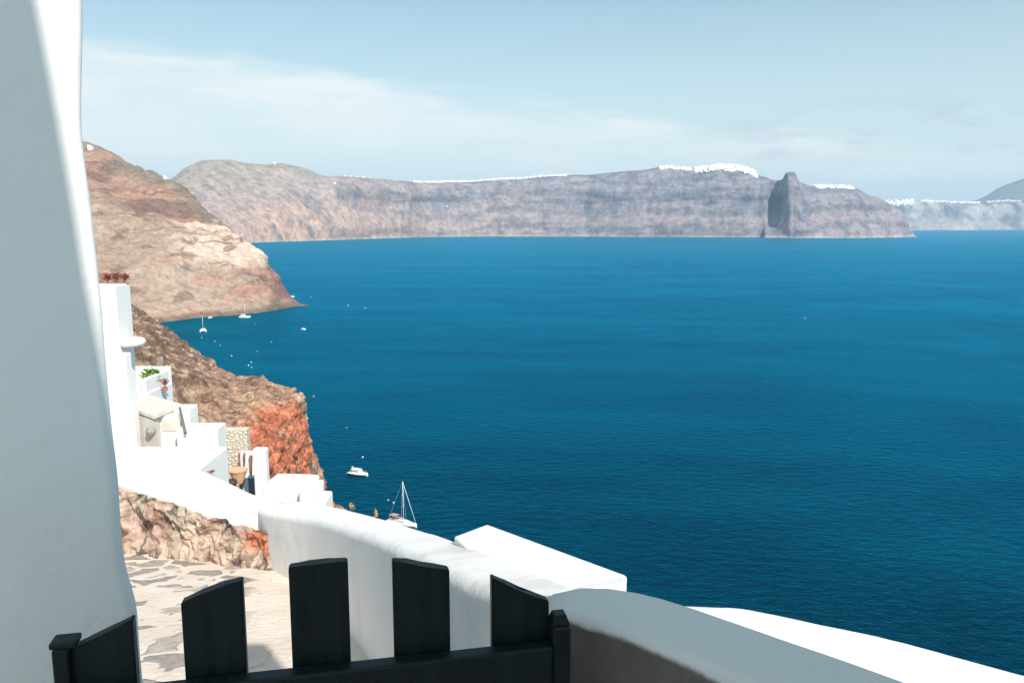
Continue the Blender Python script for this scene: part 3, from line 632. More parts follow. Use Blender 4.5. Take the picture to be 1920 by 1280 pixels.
# ------------------------------------------------------------------ rock face and its coping
def rockface():
    a = np.array([-3.45, 6.12]); b2 = np.array([-1.60, 5.37])
    nu, nv = 260, 120
    U, V = np.meshgrid(np.linspace(0, 1, nu), np.linspace(0, 1, nv), indexing='ij')
    X = a[0]+(b2[0]-a[0])*U; Y = a[1]+(b2[1]-a[1])*U
    ztop = (E-1.96)*(1-U) + (E-2.165)*U; zb = EYE-1.6-0.2*(Y-1.3)-0.12
    Z = zb + (ztop-zb)*V
    A = np.stack([X, Y, Z], -1); nn = np.array([-(b2-a)[1], (b2-a)[0]]); nn = -nn/np.linalg.norm(nn); nn = nn*(1 if nn[1] < 0 else -1)
    warp = (fbm(A*3, 3, 71)-.5)*0.35
    q = A + warp[..., None]
    d = (ridged(q*np.array([5.5, 5.5, 1.7]), 4, 2)-0.5)*0.16 + (fbm(q*np.array([9, 9, 3.0]), 4, 12)-0.5)*0.14 + (fbm(A*26, 3, 22)-.5)*0.045 + (ridged(q*np.array([15, 15, 5.0]), 3, 27)-.5)*0.07
    d += 0.14*(1-V)**2                                                    # leans out at the foot
    d *= 0.8; A[..., 0] += nn[0]*d; A[..., 1] += nn[1]*d
    crack = smooth01(0.02, -0.09, (ridged(q*np.array([5.5, 5.5, 1.7]), 4, 2)-0.5)*0.16 + (fbm(q*np.array([9, 9, 3.0]), 4, 12)-0.5)*0.14)
    c = lerp3((0.58, 0.44, 0.345), (0.55, 0.39, 0.32), smooth01(.4, .6, fbm(A*4, 4, 31)))
    c = over(c, (0.50, 0.42, 0.33), 0.7*smooth01(.48, .6, fbm(A*6, 4, 41)))
    c = over(c, (0.28, 0.12, 0.08), 0.5*smooth01(.55, .66, fbm(A*7, 4, 51)))
    c = over(c, (0.10, 0.075, 0.06), 0.8*smooth01(.70, .82, ridged(q*np.array([10, 10, 3.0]), 3, 37))*smooth01(.45, .55, fbm(A*3.2, 3, 66)))
    c = over(c, (0.085, 0.07, 0.06), 0.75*crack*smooth01(.42, .6, fbm(A*2.6, 3, 61)))
    dk = np.exp(-((U-.50)/.045)**2)*smooth01(.45, .8, V)+np.exp(-((U-.76)/.03)**2)*smooth01(.6, .9, V)
    c = over(c, (0.07, 0.06, 0.055), 0.85*np.clip(dk, 0, 1)*smooth01(.38, .55, fbm(A*10, 3, 91)))
    rd = smooth01(.80, .88, U)*smooth01(.5, .7, V)
    c = over(c, (0.52, 0.17, 0.08), 0.85*rd*smooth01(.46, .54, fbm(A*8, 3, 101)))
    c = over(c*0.86, (0.62, 0.50, 0.41), 0.6*smooth01(.16, 0, V))
    me = bpy.data.meshes.new('rock_face'); ii = np.arange(nu*nv).reshape(nu, nv)
    me.from_pydata(A.reshape(-1, 3).tolist(), [], np.stack([ii[:-1, :-1], ii[1:, :-1], ii[1:, 1:], ii[:-1, 1:]], -1).reshape(-1, 4).tolist())
    at = me.color_attributes.new("rock", 'FLOAT_COLOR', 'POINT'); C = np.clip(c, 0, 1).reshape(-1, 3)
    at.data.foreach_set('color', np.concatenate([C, np.ones((len(C), 1))], 1).astype(np.float32).ravel())
    return link('rock', me, rock('path_rock', 7.0, 0.03, 0.22, vert=0.4), smooth=True)
root = empty('retaining_wall', (-2.5, 5.8, E-2.6)); tag(root, 'rough pinkish rock wall under a thick white coping, at the end of the path', 'wall')
o = rockface(); o.parent = root; o.matrix_parent_inverse = Matrix.Translation(root.location).inverted()
o = sweep('coping', [(-3.8, 6.78, E-1.86, .62), (-3.04, 6.33, E-1.935, .58), (-2.2, 5.85, E-2.035, .44), (-1.84, 5.76, E-2.10, .36), (-1.45, 5.66, E-2.14, .32)], 0.9, 0.09, M_white, seed=33)
o.parent = root; o.matrix_parent_inverse = Matrix.Translation(root.location).inverted()

# ------------------------------------------------------------------ the gate
A0 = Vector((-0.712, 1.112, 0)); B0 = Vector((0.098, 1.281, 0)); gd = (B0-A0); gl = gd.length
gate = empty('picket_gate', (A0.x, A0.y, E-1.55), math.atan2(gd.y, gd.x))
tag(gate, 'dark green wooden picket gate with an arched top, closed across the path', 'gate')
def gx_at(px, py):                                 # distance along the gate of a photo position
    r = ray(px, py); n_ = Vector((-gd.y, gd.x, 0)).normalized(); t_ = (A0.dot(n_))/(Vector((r.x, r.y, 0)).dot(n_)); p = r*t_
    return (p - A0).dot(gd.normalized()), p.z + 1.55
zr = gx_at(600, 1238)[1]
def picket(x0, x1, tops):
    bm = bmesh.new(); n_ = len(tops)
    xs_ = [x0 + (x1-x0)*i/(n_-1) for i in range(n_)]
    f = [(x, z) for x, z in zip(xs_, tops)]; poly = [(x0, 0.08)] + f + [(x1, 0.08)]
    fr = [bm.verts.new((x, -0.006, z)) for x, z in poly]; bk = [bm.verts.new((x, 0.014, z)) for x, z in poly]
    bm.faces.new(fr); bm.faces.new(bk[::-1])
    for i in range(len(poly)): j = (i+1) % len(poly); bm.faces.new((fr[j], fr[i], bk[i], bk[j]))
    bmesh.ops.bevel(bm, geom=[e for e in bm.edges], offset=0.002, segments=2, affect='EDGES')
    o = obj('picket', bm, M_gate, gate); return o
pk = [((132, 250), [(132, 1214), (170, 1196), (210, 1177), (250, 1157)]),
      ((340, 455), [(340, 1128), (375, 1110), (415, 1096), (455, 1085)]),
      ((541, 652), [(541, 1062), (578, 1056), (615, 1052), (652, 1050)]),
      ((735, 842), [(735, 1050), (775, 1051), (815, 1056), (836, 1060), (842, 1066)]),
      ((921, 1028), [(921, 1080), (960, 1091), (1000, 1105), (1020, 1113), (1028, 1124)])]
for (a, b_), tp in pk:
    x0 = gx_at(a, tp[0][1])[0]; x1 = gx_at(b_, tp[-1][1])[0]
    picket(x0, x1, [gx_at(*q_)[1] for q_ in tp])
bm = bmesh.new(); box(bm, 0.03, gl-0.03, 0.0165, 0.0165, 0, 1); bm.free()
for z0, z1 in ((zr-0.13, zr), (0.16, 0.26)):
    bm = bmesh.new(); box(bm, 0.018, gl-0.038, -0.038, -0.0085, z0, z1, 0.004, 2); obj('rail', bm, M_gate, gate)
# posts
def post(xc, wd, ztop, cap):
    y0_ = -0.020 if cap else -0.036
    bm = bmesh.new(); box(bm, xc-wd/2, xc+wd/2, y0_, 0.010, -0.05, ztop, 0.002, 1); o = obj('post', bm, M_gate, gate)
    bm = bmesh.new()
    if cap:
        box(bm, xc-wd/2-0.003, xc+wd/2+0.012, -0.021, 0.012, ztop+0.001, ztop+0.011, 0.003, 2)
    else:
        r = bmesh.ops.create_cone(bm, cap_ends=True, segments=4, radius1=wd*0.72, radius2=wd*0.46, depth=0.016, matrix=Matrix.Translation((xc, -0.013, ztop+0.009)) @ Matrix.Rotation(R(45), 4, 'Z'))
    obj('cap', bm, M_gate, o)
xl, zl = gx_at(119, 1206); xr, zrr = gx_at(1044, 1158)
post(xl, 0.022, zl, True); post(xr, 0.030, zrr, False)
for zz in (zr-0.065, 0.21):
    bm = bmesh.new()
    tube(bm, (xl+0.016, -0.046, zz-0.03), (xl+0.016, -0.046, zz+0.03), 0.006, n=10); box(bm, xl+0.018, xl+0.10, -0.0415, -0.0385, zz-0.018, zz+0.018)
    obj('hinge', bm, M_dark, gate)
for (a, b_), tp in pk:                               # screw heads where pickets meet the rail
    pass

# ------------------------------------------------------------------ village below
def block(bm, px0, px1, ytop, D, depth, zbot, yaw=0.0, bev=0.04):
    """box whose rear roof edge shows at ytop and whose front face runs px0..px1"""
    zt = P((px0+px1)/2, ytop, D+depth).z
    x0 = (px0-960)/F; x1 = (px1-960)/F
    xa, xb = x0*(CP*D + SP*(E-zt)), x1*(CP*(D+depth) + SP*(E-zt))
    Mx = Matrix.Translation((xb, D, 0)) @ Matrix.Rotation(yaw, 4, 'Z') @ Matrix.Translation((-xb, -D, 0))
    box(bm, xa, xb, D, D+depth, zbot, zt, bev, 2, Mx)
    return xa, xb, zt
def part(name, bm, mat, root, smooth=False):
    o = obj(name, bm, mat, smooth=smooth); o.parent = root; o.matrix_parent_inverse = Matrix.Translation(root.location).inverted(); return o
def leaves(bm, c, rad, n, size, seed, squash=0.7):
    rd = random.Random(seed)
    for _ in range(n):
        d = Vector((rd.gauss(0, 1), rd.gauss(0, 1), rd.gauss(0, 1))).normalized()*rad*(rd.random()**0.5)
        lump = 0.75+0.35*math.sin(d.x*9/rad+seed)*math.cos(d.z*7/rad)
        p = Vector(c) + Vector((d.x*lump, d.y*lump, d.z*squash*lump))
        q_ = Matrix.Rotation(rd.random()*6.28, 3, 'Z') @ Matrix.Rotation(rd.random()*2.4-1.2, 3, 'X'); s_ = size*(0.6+rd.random()*.8)
        bm.faces.new([bm.verts.new(p + q_ @ Vector(v)) for v in ((-s_*.4, 0, 0), (0, -s_*.2, s_*.1), (s_*.6, 0, 0), (0, s_*.25, .05*s_))])
def plant(name, label, cat, base, h, rad, n, size, leafmat, seed, pot=None, group=None):
    root = empty(name, base); tag(root, label, cat, group)
    bm = bmesh.new()
    for k in range(4):
        a = k*1.6+seed; tube(bm, base, base+Vector((math.cos(a)*rad*.5, math.sin(a)*rad*.5, h*.75)), size*.10, size*.04, 5)
    part('stem', bm, M_stem, root)
    bm = bmesh.new(); leaves(bm, base+Vector((0, 0, h*.6)), rad, n, size, seed, h/(2*rad)); part('foliage', bm, leafmat, root)
    if pot:
        bm = bmesh.new(); lathe(bm, [(pot*.7, -pot*1.0), (pot, pot*.1), (pot*1.1, pot*.1), (pot*1.1, pot*.25), (pot*.9, pot*.25)], 14, Matrix.Translation(base)); part('pot', bm, M_terra, root)
    return root
# tall house at the left edge
h1 = empty('village_house', P(215, 870, 30)); tag(h1, 'tall sunlit white house block with red planting on its roof, behind the left wall', 'house')
bm = bmesh.new(); xa, xb, zt1 = block(bm, 100, 244, 531, 30, 1.2, 80); part('wall', bm, M_white, h1)
bm = bmesh.new(); c = P(246, 640, 30.4)
lathe(bm, [(0.10, -0.20), (0.42, -0.16), (0.52, -0.02), (0.46, 0.10), (0.20, 0.16), (0.02, 0.17)], 20, Matrix.Translation((c.x+0.02, c.y, c.z))); part('canopy', bm, M_white, h1, True)
bm = bmesh.new(); block(bm, 120, 246, 660, 29.6, 0.5, 80); part('annex', bm, M_white, h1)
for i, (px, lab) in enumerate(((202, 'rust red bush on the roof edge of the tall house, nearest the left wall'), (218, 'middle rust red bush on the roof edge of the tall house'), (234, 'rust red bush at the open right corner of the tall house roof'))):
    b0 = P(px, 530, 31.0); b0.z = zt1
    plant('roof_shrub', lab, 'shrub', b0, 0.45, 0.26, 220, 0.10, M_flower, 3+i, 0.13, 'red bushes on the tall house roof')
# the white terrace with a green plant
h2 = empty('terrace', P(290, 745, 36)); tag(h2, 'white terrace block with a green potted plant standing on it', 'terrace')
bm = bmesh.new(); block(bm, 200, 323, 716, 35, 2.6, 80); part('wall', bm, M_white, h2)
bm = bmesh.new(); z = P(310, 687, 37.6).z; xw = P(322, 700, 37.75).x-0.14
box(bm, -30, xw+0.15, 37.5, 37.75, 85, z, 0.04); box(bm, xw-0.10, xw+0.14, 35.01, 37.5, 85, z-0.12, 0.04); part('parapet', bm, M_white, h2)
b0 = P(283, 706, 36.4); b0.z = P(290, 716, 37.6).z
plant('potted_plant', 'bright green leafy plant on the white terrace', 'plant', b0, 0.95, 0.52, 420, 0.20, M_leaf, 5, 0.24)
b0 = P(308, 706, 36.2); b0.z = P(290, 716, 37.6).z
plant('flower_pot', 'small red flowering pot plant right of the green plant', 'plant', b0, 0.5, 0.22, 120, 0.11, M_flower, 8, 0.13)
# low house whose porch has its shade painted in as beige
h3 = empty('village_house', P(310, 830, 33)); tag(h3, 'low white house with a sloping porch roof coloured beige for shade, below the planted terrace', 'house')
bm = bmesh.new(); block(bm, 325, 371, 757, 32, 1.0, 80); block(bm, 330, 424, 792, 31.0, 0.99, 80); part('wall', bm, M_white, h3)
bm = bmesh.new()
a_, b_, c_, d_ = P(257, 768, 31.4), P(288, 779, 30.9), P(342, 757, 32.6), P(272, 738, 33.4)
vv = [bm.verts.new(v) for v in (a_, b_, c_, d_)]; lo = [bm.verts.new(v - Vector((0, 0, .14))) for v in (a_, b_, c_, d_)]
bm.faces.new(vv); bm.faces.new(lo[::-1])
for i in range(4): bm.faces.new((vv[i], vv[(i+1) % 4], lo[(i+1) % 4], lo[i]))
part('porch_roof', bm, M_beige_shade, h3)
bm = bmesh.new(); a2 = P(252, 769, 31.5); b2 = P(287, 780, 31.0)
prism(bm, [(a2.x, 31.5), (b2.x, 31.0), (b2.x, 32.2), (a2.x, 32.4)], 88, [a2.z-.15, b2.z-.15, b2.z-.15, a2.z-.15]); part('porch_wall', bm, M_beige_shade, h3)
bm = bmesh.new(); block(bm, 286, 345, 770, 31.6, 0.7, 80); part('front_wall', bm, M_white, h3)
bm = bmesh.new(); q0 = P(302, 788, 31.55); q1 = P(343, 808, 31.55); box(bm, q0.x, q1.x, 31.56, 31.598, q1.z, q0.z); part('recess_shade', bm, M_beige_shade, h3)  # flat beige panel standing in for a shaded recess
bm = bmesh.new(); tube(bm, P(337, 764, 31.7), P(348, 812, 30.8), 0.055, n=8); part('drain_pipe', bm, simple('brown_pipe', (.14, .12, .10), .7), h3)
bm = bmesh.new(); q0 = P(283, 808, 31.0); lathe(bm, [(0.16, -.12), (.2, 0), (.16, .14), (.05, .2)], 12, Matrix.Translation(q0)); part('spout', bm, simple('grey_cement', (.3, .3, .3), .9), h3)
# white slope of terraces between the house and the coping
h4 = empty('terrace', P(330, 880, 24)); tag(h4, 'broad blank white terrace wall directly above the path coping', 'terrace')
bm = bmesh.new(); block(bm, 60, 426, 836, 24, 6.0, 80, bev=0.08); part('wall', bm, M_white, h4)
bm = bmesh.new(); leaves(bm, P(396, 884, 23.6), .12, 60, .08, 4); 
o = obj('flower_tuft', bm, M_flower); tag(o, 'tiny red flower tuft against the blank white terrace wall', 'flower')
# rubble wall, planters, door and pillar
def prism_px(bm, px0, px1, y0, y1, D, th, bev=0.0):
    a = P(px0, y1, D); b2 = P(px1, y0, D); box(bm, a.x, b2.x, D, D+th, a.z, b2.z, bev, 2)
o_b = bmesh.new(); prism_px(o_b, 420, 462, 805, 960, 42, .6, .05)
rb = obj('rubble_wall', o_b, None)
m, t, b = mat_new('cream_rubble'); tcn = N(t, 'ShaderNodeTexCoord').outputs['Object']
v_ = N(t, 'ShaderNodeTexVoronoi', feature='DISTANCE_TO_EDGE', i_Scale=5.5, i_Randomness=1.0); L(t, tcn, v_.inputs['Vector'])
L(t, mix(t, maprange(t, v_.outputs[0], 0.02, 0.10), (0.42, 0.34, 0.25), (0.70, 0.61, 0.49)), b.inputs['Base Color']); b.inputs['Roughness'].default_value = .95
bp = N(t, 'ShaderNodeBump', i_Strength=1.0, i_Distance=0.12); L(t, v_.outputs[0], bp.inputs['Height']); L(t, bp.outputs[0], b.inputs['Normal'])
rb.data.materials.append(m); tag(rb, 'cream rubble stone wall beside the white house corner', 'wall')
o_b = bmesh.new(); prism_px(o_b, 455, 486, 848, 960, 41.3, .4, .04)
o = obj('garden_wall', o_b, M_white); tag(o, 'short white wall behind the pink cloths, left of the tall white pillar', 'wall')
for i, (a, c2, y0, y1, lab) in enumerate(((446, 452, 850, 873, 'narrow pink cloth hanging nearest the rubble wall'), (456, 462, 848, 876, 'middle pink cloth hanging between rubble wall and pillar'), (467, 476, 853, 892, 'long pink cloth hanging next to the white pillar'))):
    bm = bmesh.new(); p0 = P(a, y0, 41.1); p1 = P(c2, y1, 41.1); nseg = 10
    top_ = []; bt = []
    for k in range(nseg+1):
        x = p0.x+(p1.x-p0.x)*k/nseg; wv_ = 0.05*math.sin(k*1.9)
        top_.append(bm.verts.new((x, 41.1+wv_, p0.z))); bt.append(bm.verts.new((x*0.3+0.7*(p0.x+p1.x)/2, 41.0+wv_*1.5, p1.z)))
    for k in range(nseg): bm.faces.new((top_[k], top_[k+1], bt[k+1], bt[k]))
    r = bmesh.ops.solidify(bm, geom=bm.faces[:], thickness=0.02)
    o = obj('hanging_cloth', bm, M_pink); tag(o, lab, 'cloth', 'pink cloths by the pillar')
bm = bmesh.new(); c0 = P(447, 891, 39.5); lathe(bm, [(0.22, -.40), (.30, -.2), (.44, .24), (.48, .26), (.48, .34), (.40, .34)], 18, Matrix.Translation(c0))
o = obj('planter', bm, simple('pale_terracotta', (.66, .40, .24), .8)); tag(o, 'pale terracotta planter tapering down, left of the slate door', 'planter')
bm = bmesh.new(); c0 = P(435, 904, 38.5); lathe(bm, [(0.05, -.22), (.2, -.16), (.26, 0), (.2, .14), (.05, .2)], 16, Matrix.Translation(c0))
o = obj('jar', bm, M_dark); tag(o, 'dark round jar on the terrace beside the planter', 'jar')
dr = empty('door', P(468, 930, 40.4)); tag(dr, 'slate blue door leaf standing left of the tall white pillar', 'door')
o_b = bmesh.new(); prism_px(o_b, 452, 484, 896, 960, 40.4, .08, .01); part('panel', o_b, M_slate, dr)
o_b = bmesh.new(); tube(o_b, P(457, 915, 40.35), P(457, 922, 40.35), .025); part('handle', o_b, M_alu, dr)
o_b = bmesh.new(); prism_px(o_b, 480, 498, 842, 965, 39.0, .45, .04)
o = obj('pillar', o_b, M_white); tag(o, 'slender square white pillar standing in front of the orange cliff', 'pillar')
# stepped white terrace at the cliff edge
h5 = empty('terrace', P(550, 930, 15)); tag(h5, 'white terrace stepping down to the right where the red cliff meets the sea', 'terrace')
bm = bmesh.new(); block(bm, 488, 592, 888.5, 15.4, .8, 92.0, yaw=R(-6)); part('wall', bm, M_white, h5)
bm = bmesh.new(); block(bm, 560, 608, 898, 15.2, .7, 92.0); block(bm, 590, 624, 919, 15.0, .69, 92.0); part('step', bm, M_white, h5)
# dry plants at the parapet
for px, y0, y1, sd, lab in ((660, 938, 958, 3, 'left dry orange plant tip poking over the parapet'), (705, 952, 970, 9, 'right dry orange plant tip poking over the parapet, nearer the sailing boat')):
    b0 = P(px, y1, 6.2); b0.z -= .25
    h = P(px, y0, 6.2).z - b0.z
    root = empty('dry_plant', b0); tag(root, lab, 'plant', 'dry plants behind the parapet')
    bm = bmesh.new(); tube(bm, b0, b0+Vector((0, 0, h*.8)), .006, .003, 6); part('stem', bm, M_stem, root)
    bm = bmesh.new(); leaves(bm, b0+Vector((0, 0, h*.86)), .022, 70, .018, sd, 1.9); part('seed_head', bm, M_straw, root)

# ------------------------------------------------------------------ boats
def hull_bm(L_, B_, H_, bow=0.9, n=16, sheer=0.25, stern=0.8):
    bm = bmesh.new(); rings = []
    for i in range(n+1):
        s_ = i/n; x = (s_-0.45)*L_
        wd = B_/2*(stern + (1-stern)*math.sin(min(1, s_/0.45)*math.pi/2)) if s_ < .45 else B_/2*math.cos((s_-.45)/.55*math.pi/2)**bow
        wd = max(wd, 0.02); zt = H_*(1+sheer*s_*s_); zb = -0.35*H_*(1-0.5*max(0, s_-.6))
        xo = L_*0.05*(1 if s_ > .97 else 0)
        rings.append([bm.verts.new((x+xo*0, sgn*wd*k, z)) for sgn, k, z in ((1, 1, zt), (1, .93, zt*.45), (1, .75, 0.0), (1, .35, zb), (-1, .35, zb), (-1, .75, 0.0), (-1, .93, zt*.45), (-1, 1, zt))])
    for a, b_ in zip(rings, rings[1:]):
        for k in range(7): bm.faces.new((a[k], a[k+1], b_[k+1], b_[k]))
        bm.faces.new((a[7], a[0], b_[0], b_[7]))
    bm.faces.new(rings[0]); bm.faces.new(rings[-1][::-1])
    return bm
# motor boat, bow to the right and slightly towards the viewer
mb = empty('motor_boat', G(671, 890), R(-22)); tag(mb, 'small white motor cruiser at anchor left of the sailing boat', 'motor boat')
k = 0.86
bm = hull_bm(10*k, 3.6*k, 1.25*k, .75); obj('hull', bm, M_gel, mb, True)
bm = hull_bm(9.9*k, 3.66*k, .62*k, .75, sheer=0); obj('waterline', bm, M_boot, mb, True)
bm = bmesh.new(); box(bm, -3.9*k, 2.6*k, -1.35*k, 1.35*k, 1.3*k, 1.42*k, .05); d = obj('deck', bm, M_deck, mb)
bm = bmesh.new()
prism(bm, [(-2.2*k, -1.3*k), (1.3*k, -1.3*k), (2.2*k, -.6*k), (2.2*k, .6*k), (1.3*k, 1.3*k), (-2.2*k, 1.3*k)], 1.4*k, 2.5*k, .12*k, 2); cb = obj('cabin', bm, M_gel, mb)
bm = bmesh.new(); box(bm, -1.8*k, 1.2*k, -1.315*k, 1.315*k, 1.85*k, 2.2*k, .02); obj('window', bm, M_glass, cb)
bm = bmesh.new(); box(bm, -3.1*k, 1.6*k, -1.4*k, 1.4*k, 2.75*k, 2.9*k, .08); rf = obj('hard_top', bm, M_gel, mb)
for sx in (-2.9, 1.0):
    for s_ in (-1.25, 1.25):
        bm = bmesh.new(); tube(bm, (sx*k, s_*k, 1.35*k), (sx*k, s_*k, 2.78*k), .06*k); obj('support', bm, M_alu, mb)
bm = bmesh.new(); tube(bm, (-2.6*k, 0, 2.9*k), (-2.9*k, 0, 4.1*k), .06*k); box(bm, -3.2*k, -2.6*k, -.6*k, .6*k, 3.5*k, 3.62*k, .03); obj('radar_arch', bm, M_alu, mb)
bm = bmesh.new()
for a, b_ in (((2.2, -1.2), (4.2, -.45)), ((4.2, -.45), (4.9, 0)), ((2.2, 1.2), (4.2, .45)), ((4.2, .45), (4.9, 0))): tube(bm, (a[0]*k, a[1]*k, 2.1*k), (b_[0]*k, b_[1]*k, 2.25*k), .03*k, n=5); tube(bm, (a[0]*k, a[1]*k, 1.4*k), (a[0]*k, a[1]*k, 2.1*k), .03*k, n=5)
obj('guard_rail', bm, M_alu, mb)
bm = bmesh.new(); box(bm, -5.4*k, -4.4*k, -1.2*k, 1.2*k, .5*k, .65*k, .04); obj('swim_platform', bm, M_gel, mb)
# small tender beside it
tn = empty('dinghy', G(656, 887), R(30)); tag(tn, 'tiny pale dinghy tied to the stern of the motor cruiser', 'dinghy')
obj('hull', hull_bm(2.6, 1.3, .45, .6), M_gel, tn, True)
bm = bmesh.new(); box(bm, -.2, .1, -.5, .5, .4, .46); obj('seat', bm, M_deck, tn)

def sail_boat(loc, rz, Ls, mast_h, label, canvas=True, group=None, cat='sailing boat'):
    s_ = empty('sailing_boat', loc, rz); tag(s_, label, cat, group)
    obj('hull', hull_bm(Ls, Ls*.29, Ls*.10, .85), M_gel, s_, True)
    bm = hull_bm(Ls*.99, Ls*.293, Ls*.03, .85, sheer=0); obj('waterline', bm, M_boot, s_, True)
    dk = Ls*.105
    bm = bmesh.new(); prism(bm, [(-.08*Ls, -.09*Ls), (.18*Ls, -.08*Ls), (.30*Ls, -.03*Ls), (.30*Ls, .03*Ls), (.18*Ls, .08*Ls), (-.08*Ls, .09*Ls)], dk*.9, dk+.05*Ls, .01*Ls); cb = obj('cabin', bm, M_gel, s_)
    bm = bmesh.new(); box(bm, -.04*Ls, .14*Ls, -.0915*Ls, .0915*Ls, dk+.012*Ls, dk+.03*Ls); obj('window', bm, M_glass, cb)
    bm = bmesh.new(); box(bm, -.36*Ls, -.10*Ls, -.09*Ls, .09*Ls, dk, dk+.012*Ls); obj('cockpit', bm, M_deck, s_)
    mx = .09*Ls
    bm = bmesh.new(); tube(bm, (mx, 0, dk), (mx, 0, mast_h), .0115*Ls, .008*Ls, 8)
    for hh in (.45, .7): tube(bm, (mx, -.075*Ls, mast_h*hh), (mx, .075*Ls, mast_h*hh), .003*Ls, n=5)
    ms = obj('mast', bm, M_alu, s_, True)
    bm = bmesh.new(); tube(bm, (mx, 0, dk+.09*Ls), (-.30*Ls, 0, dk+.095*Ls), .010*Ls); bo = obj('boom', bm, M_alu, s_)
    bm = bmesh.new(); tube(bm, (mx-.02*Ls, 0, dk+.105*Ls), (-.28*Ls, 0, dk+.11*Ls), .018*Ls, .010*Ls); obj('furled_sail', bm, M_canvas if canvas else M_gel, bo, True)
    bm = bmesh.new(); tube(bm, (.52*Ls, 0, dk*1.2), (mx+.005*Ls, 0, mast_h*.97), .0085*Ls, .005*Ls); obj('furled_jib', bm, M_alu, s_, True)
    bm = bmesh.new()
    for a in ((-.44*Ls, 0), (mx, -.13*Ls), (mx, .13*Ls)): tube(bm, (a[0], a[1], dk), (mx, 0, mast_h), .0018*Ls, n=4)
    obj('rigging', bm, M_alu, s_)
    if canvas:
        bm = bmesh.new(); box(bm, -.36*Ls, -.12*Ls, -.10*Ls, .10*Ls, dk+.15*Ls, dk+.16*Ls, .006*Ls); bi = obj('bimini', bm, M_canvas, s_)
        for sx in (-.34, -.14):
            for q_ in (-.09, .09):
                bm = bmesh.new(); tube(bm, (sx*Ls, q_*Ls, dk), (sx*Ls, q_*Ls, dk+.15*Ls), .0025*Ls, n=5); obj('support', bm, M_alu, bi)
    return s_
sail_boat(G(752, 983), R(-27), 11.5, 15.2, 'white sailing boat with bare mast and furled jib, just over the parapet')
def catamaran(loc, rz, Ls, mast_h, label):
    s_ = empty('catamaran', loc, rz); tag(s_, label, 'catamaran')
    for q_ in (-1, 1):
        bm = hull_bm(Ls, Ls*.13, Ls*.11, .8)
        for v in bm.verts: v.co.y += q_*Ls*.20
        obj('hull', bm, M_gel, s_, True)
    bm = bmesh.new(); box(bm, -.40*Ls, .18*Ls, -.20*Ls, .20*Ls, .09*Ls, .13*Ls, .02); obj('bridge_deck', bm, M_gel, s_)
    bm = bmesh.new(); prism(bm, [(-.28*Ls, -.17*Ls), (.05*Ls, -.17*Ls), (.14*Ls, -.08*Ls), (.14*Ls, .08*Ls), (.05*Ls, .17*Ls), (-.28*Ls, .17*Ls)], .13*Ls, .24*Ls, .02*Ls); cb = obj('cabin', bm, M_gel, s_)
    bm = bmesh.new(); box(bm, -.2*Ls, .04*Ls, -.174*Ls, .174*Ls, .175*Ls, .21*Ls); obj('window', bm, M_glass, cb)
    bm = bmesh.new(); tube(bm, (.08*Ls, 0, .2*Ls), (.08*Ls, 0, mast_h), .016*Ls, .011*Ls); obj('mast', bm, M_alu, s_, True)
    bm = bmesh.new(); tube(bm, (.08*Ls, 0, .32*Ls), (-.35*Ls, 0, .33*Ls), .02*Ls); obj('boom', bm, M_gel, s_)
    return s_
catamaran(G(381, 622), R(-70), 12.0, 15.0, 'white catamaran moored nearest the brown hillside in the bay')
catamaran(G(458, 595), R(-8), 11.0, 14.5, 'white catamaran moored close under the dark crag of the headland')
def launch(loc, rz, Ls, label):
    s_ = empty('motor_boat', loc, rz); tag(s_, label, 'motor boat')
    obj('hull', hull_bm(Ls, Ls*.34, Ls*.14, .8), M_gel, s_, True)
    bm = bmesh.new(); prism(bm, [(-.2*Ls, -.13*Ls), (.15*Ls, -.11*Ls), (.25*Ls, 0), (.15*Ls, .11*Ls), (-.2*Ls, .13*Ls)], .13*Ls, .30*Ls, .015*Ls); cb = obj('cabin', bm, M_gel, s_)
    bm = bmesh.new(); box(bm, -.14*Ls, .12*Ls, -.128*Ls, .128*Ls, .2*Ls, .26*Ls); obj('window', bm, M_glass, cb)
    return s_
launch(G(394, 596), R(60), 5.5, 'little white launch between the two catamarans, by the talus shore')
launch(G(547, 557), R(5), 7.0, 'small white boat just behind the tip of the headland')
launch(G(569, 618), R(-20), 5.0, 'small pale boat alone in the bay below the headland tip')
